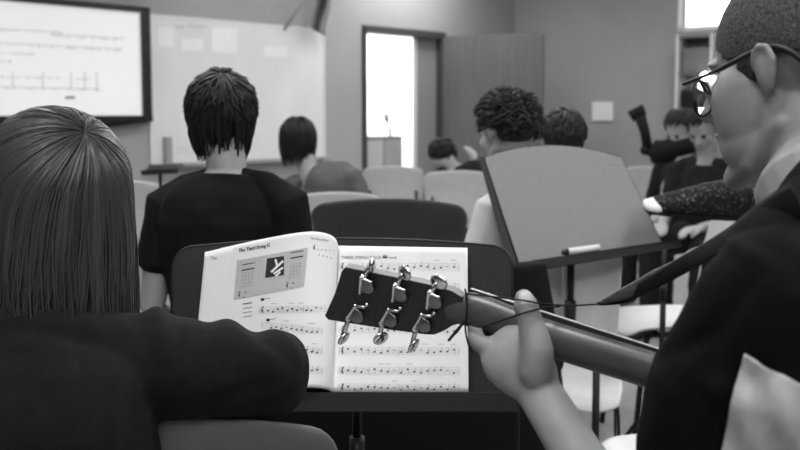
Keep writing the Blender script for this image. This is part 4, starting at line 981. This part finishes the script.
# standing collar, higher at the nape
tube(b, smoothline([W(788, 214, 1.03), W(815, 176, 1.02), W(855, 155, 1.07), W(880, 165, 1.16)], 4), .021, 12, dome=True)
tube(b, [W(815, 235, 1.03), W(865, 200, 1.05)], [.03, .04], 14, dome=True)
def jw(p, n):
    x, y = PX(p); d = .006*noise.noise(p*9)+.0025*noise.noise(p*24)
    for fx, fy, ang, w, a in ((738, 300, -.9, 10, -.004), (715, 390, -1.2, 9, .004), (690, 345, -.5, 9, -.003), (745, 250, .5, 8, .004)):
        dx, dy = x-fx, y-fy; u = dx*math.sin(ang)-dy*math.cos(ang); v = dx*math.cos(ang)+dy*math.sin(ang); d += a*math.exp(-(u/w)**2-(v/50)**2)
    return d
jm = fuse(b, .0045, 5, jw); jo = obj('jacket', jm.copy(), M['jacket'], man)
# pale satin panel let into the jacket side
pb_ = bmesh.new(); pb_.from_mesh(jm)
def cutplane(bmx, a, c_, keep):
    r1, r2 = ray(*a), ray(*c_); n = r1.cross(r2).normalized(); o_ = V((0, 0, EYE))
    if ray(*keep).dot(n) < 0: n = -n
    g = bmx.verts[:]+bmx.edges[:]+bmx.faces[:]
    bmesh.ops.bisect_plane(bmx, geom=g, plane_co=o_, plane_no=n, clear_inner=True)
cutplane(pb_, (745, 352), (723, 450), (790, 430)); cutplane(pb_, (745, 352), (800, 384), (790, 430)); cutplane(pb_, (900, 300), (900, 500), (790, 430)); cutplane(pb_, (700, 560), (900, 560), (790, 430))
bmesh.ops.delete(pb_, geom=[f for f in pb_.faces if f.normal.dot(V((0, 0, EYE))-f.calc_center_median()) < 0], context='FACES')
seen = set(); best = []; nbest = 0
for f in pb_.faces:
    if f in seen: continue
    isl = []; stk_ = [f]; seen.add(f)
    while stk_:
        q = stk_.pop(); isl.append(q)
        for e in q.edges:
            for g in e.link_faces:
                if g not in seen: seen.add(g); stk_.append(g)
    vis_ = [g for g in isl if PX(g.calc_center_median())[0] < 800 and PX(g.calc_center_median())[1] < 450]
    if len(vis_) > nbest: best = isl; nbest = len(vis_)
bset = set(best); bmesh.ops.delete(pb_, geom=[f for f in pb_.faces if f not in bset], context='FACES')
pm = bpy.data.meshes.new('p'); pb_.to_mesh(pm)
nn_ = [v.normal.copy() for v in pm.vertices]
for v, q in zip(pm.vertices, nn_):
    x, y = PX(v.co); v.co += q*(.0065+.0025*math.sin((x-y*.35)*.16)+.001*math.sin(x*.35+y*.1))
po = obj('satin_panel', pm, M['satin'], jo)
po.modifiers.new('solid', 'SOLIDIFY').thickness = .002
# glasses
gl = thing('eyeglasses', 'dark framed glasses worn by the man with cropped hair', 'glasses', Hmm @ V((0, .1, .0)))
G = lambda x, y, z: Hmm @ V((x, y, z))
for x in (-1, 1):
    bm = bmesh.new(); tube(bm, smoothline([G(x*.076, .102, .004), G(x*.083, .06, .012), G(x*.085, .02, .024), G(x*.087, -.004, .028), G(x*.087, -.026, .018), G(x*.084, -.042, .000)], 5), [(.0022, .0022)]*6+[(.0030, .0030)]*12+[(.0036, .0036)]*8, 10, dome=True); obj('temple', bm, M['black'], gl)
    cx = x*.041; rim = [G(cx+.031*math.cos(a), .102-.006*abs(math.cos(a))*(1 if x*math.cos(a) > 0 else -.2), -.012+.020*math.sin(a)) for a in [k*math.pi/12 for k in range(24)]]
    bm = bmesh.new(); tube(bm, rim, .0016, 8, closed=True); obj('rim', bm, M['black'], gl)
    bm = bmesh.new(); prism(bm, rim, (Hmm.to_3x3() @ V((0, .0015, 0)))); obj('lens', bm, M['lens'], gl, smooth=False)
bm = bmesh.new(); tube(bm, smoothline([G(-.011, .103, -.006), G(0, .113, -.002), G(.011, .103, -.006)], 4), .002, 8, dome=True); obj('bridge', bm, M['black'], gl)

# ------------------------------------------------------------------ render settings of the scene
sc.view_settings.view_transform = 'Standard'; sc.view_settings.look = 'None'; sc.view_settings.gamma = 1; sc.view_settings.use_curve_mapping = False
sc.view_settings.exposure = 1.42
sc.cycles.use_denoising = True
sc.cycles.max_bounces = 6; sc.cycles.diffuse_bounces = 4; sc.cycles.glossy_bounces = 3; sc.cycles.transmission_bounces = 6
sc.cycles.caustics_reflective = False; sc.cycles.caustics_refractive = False
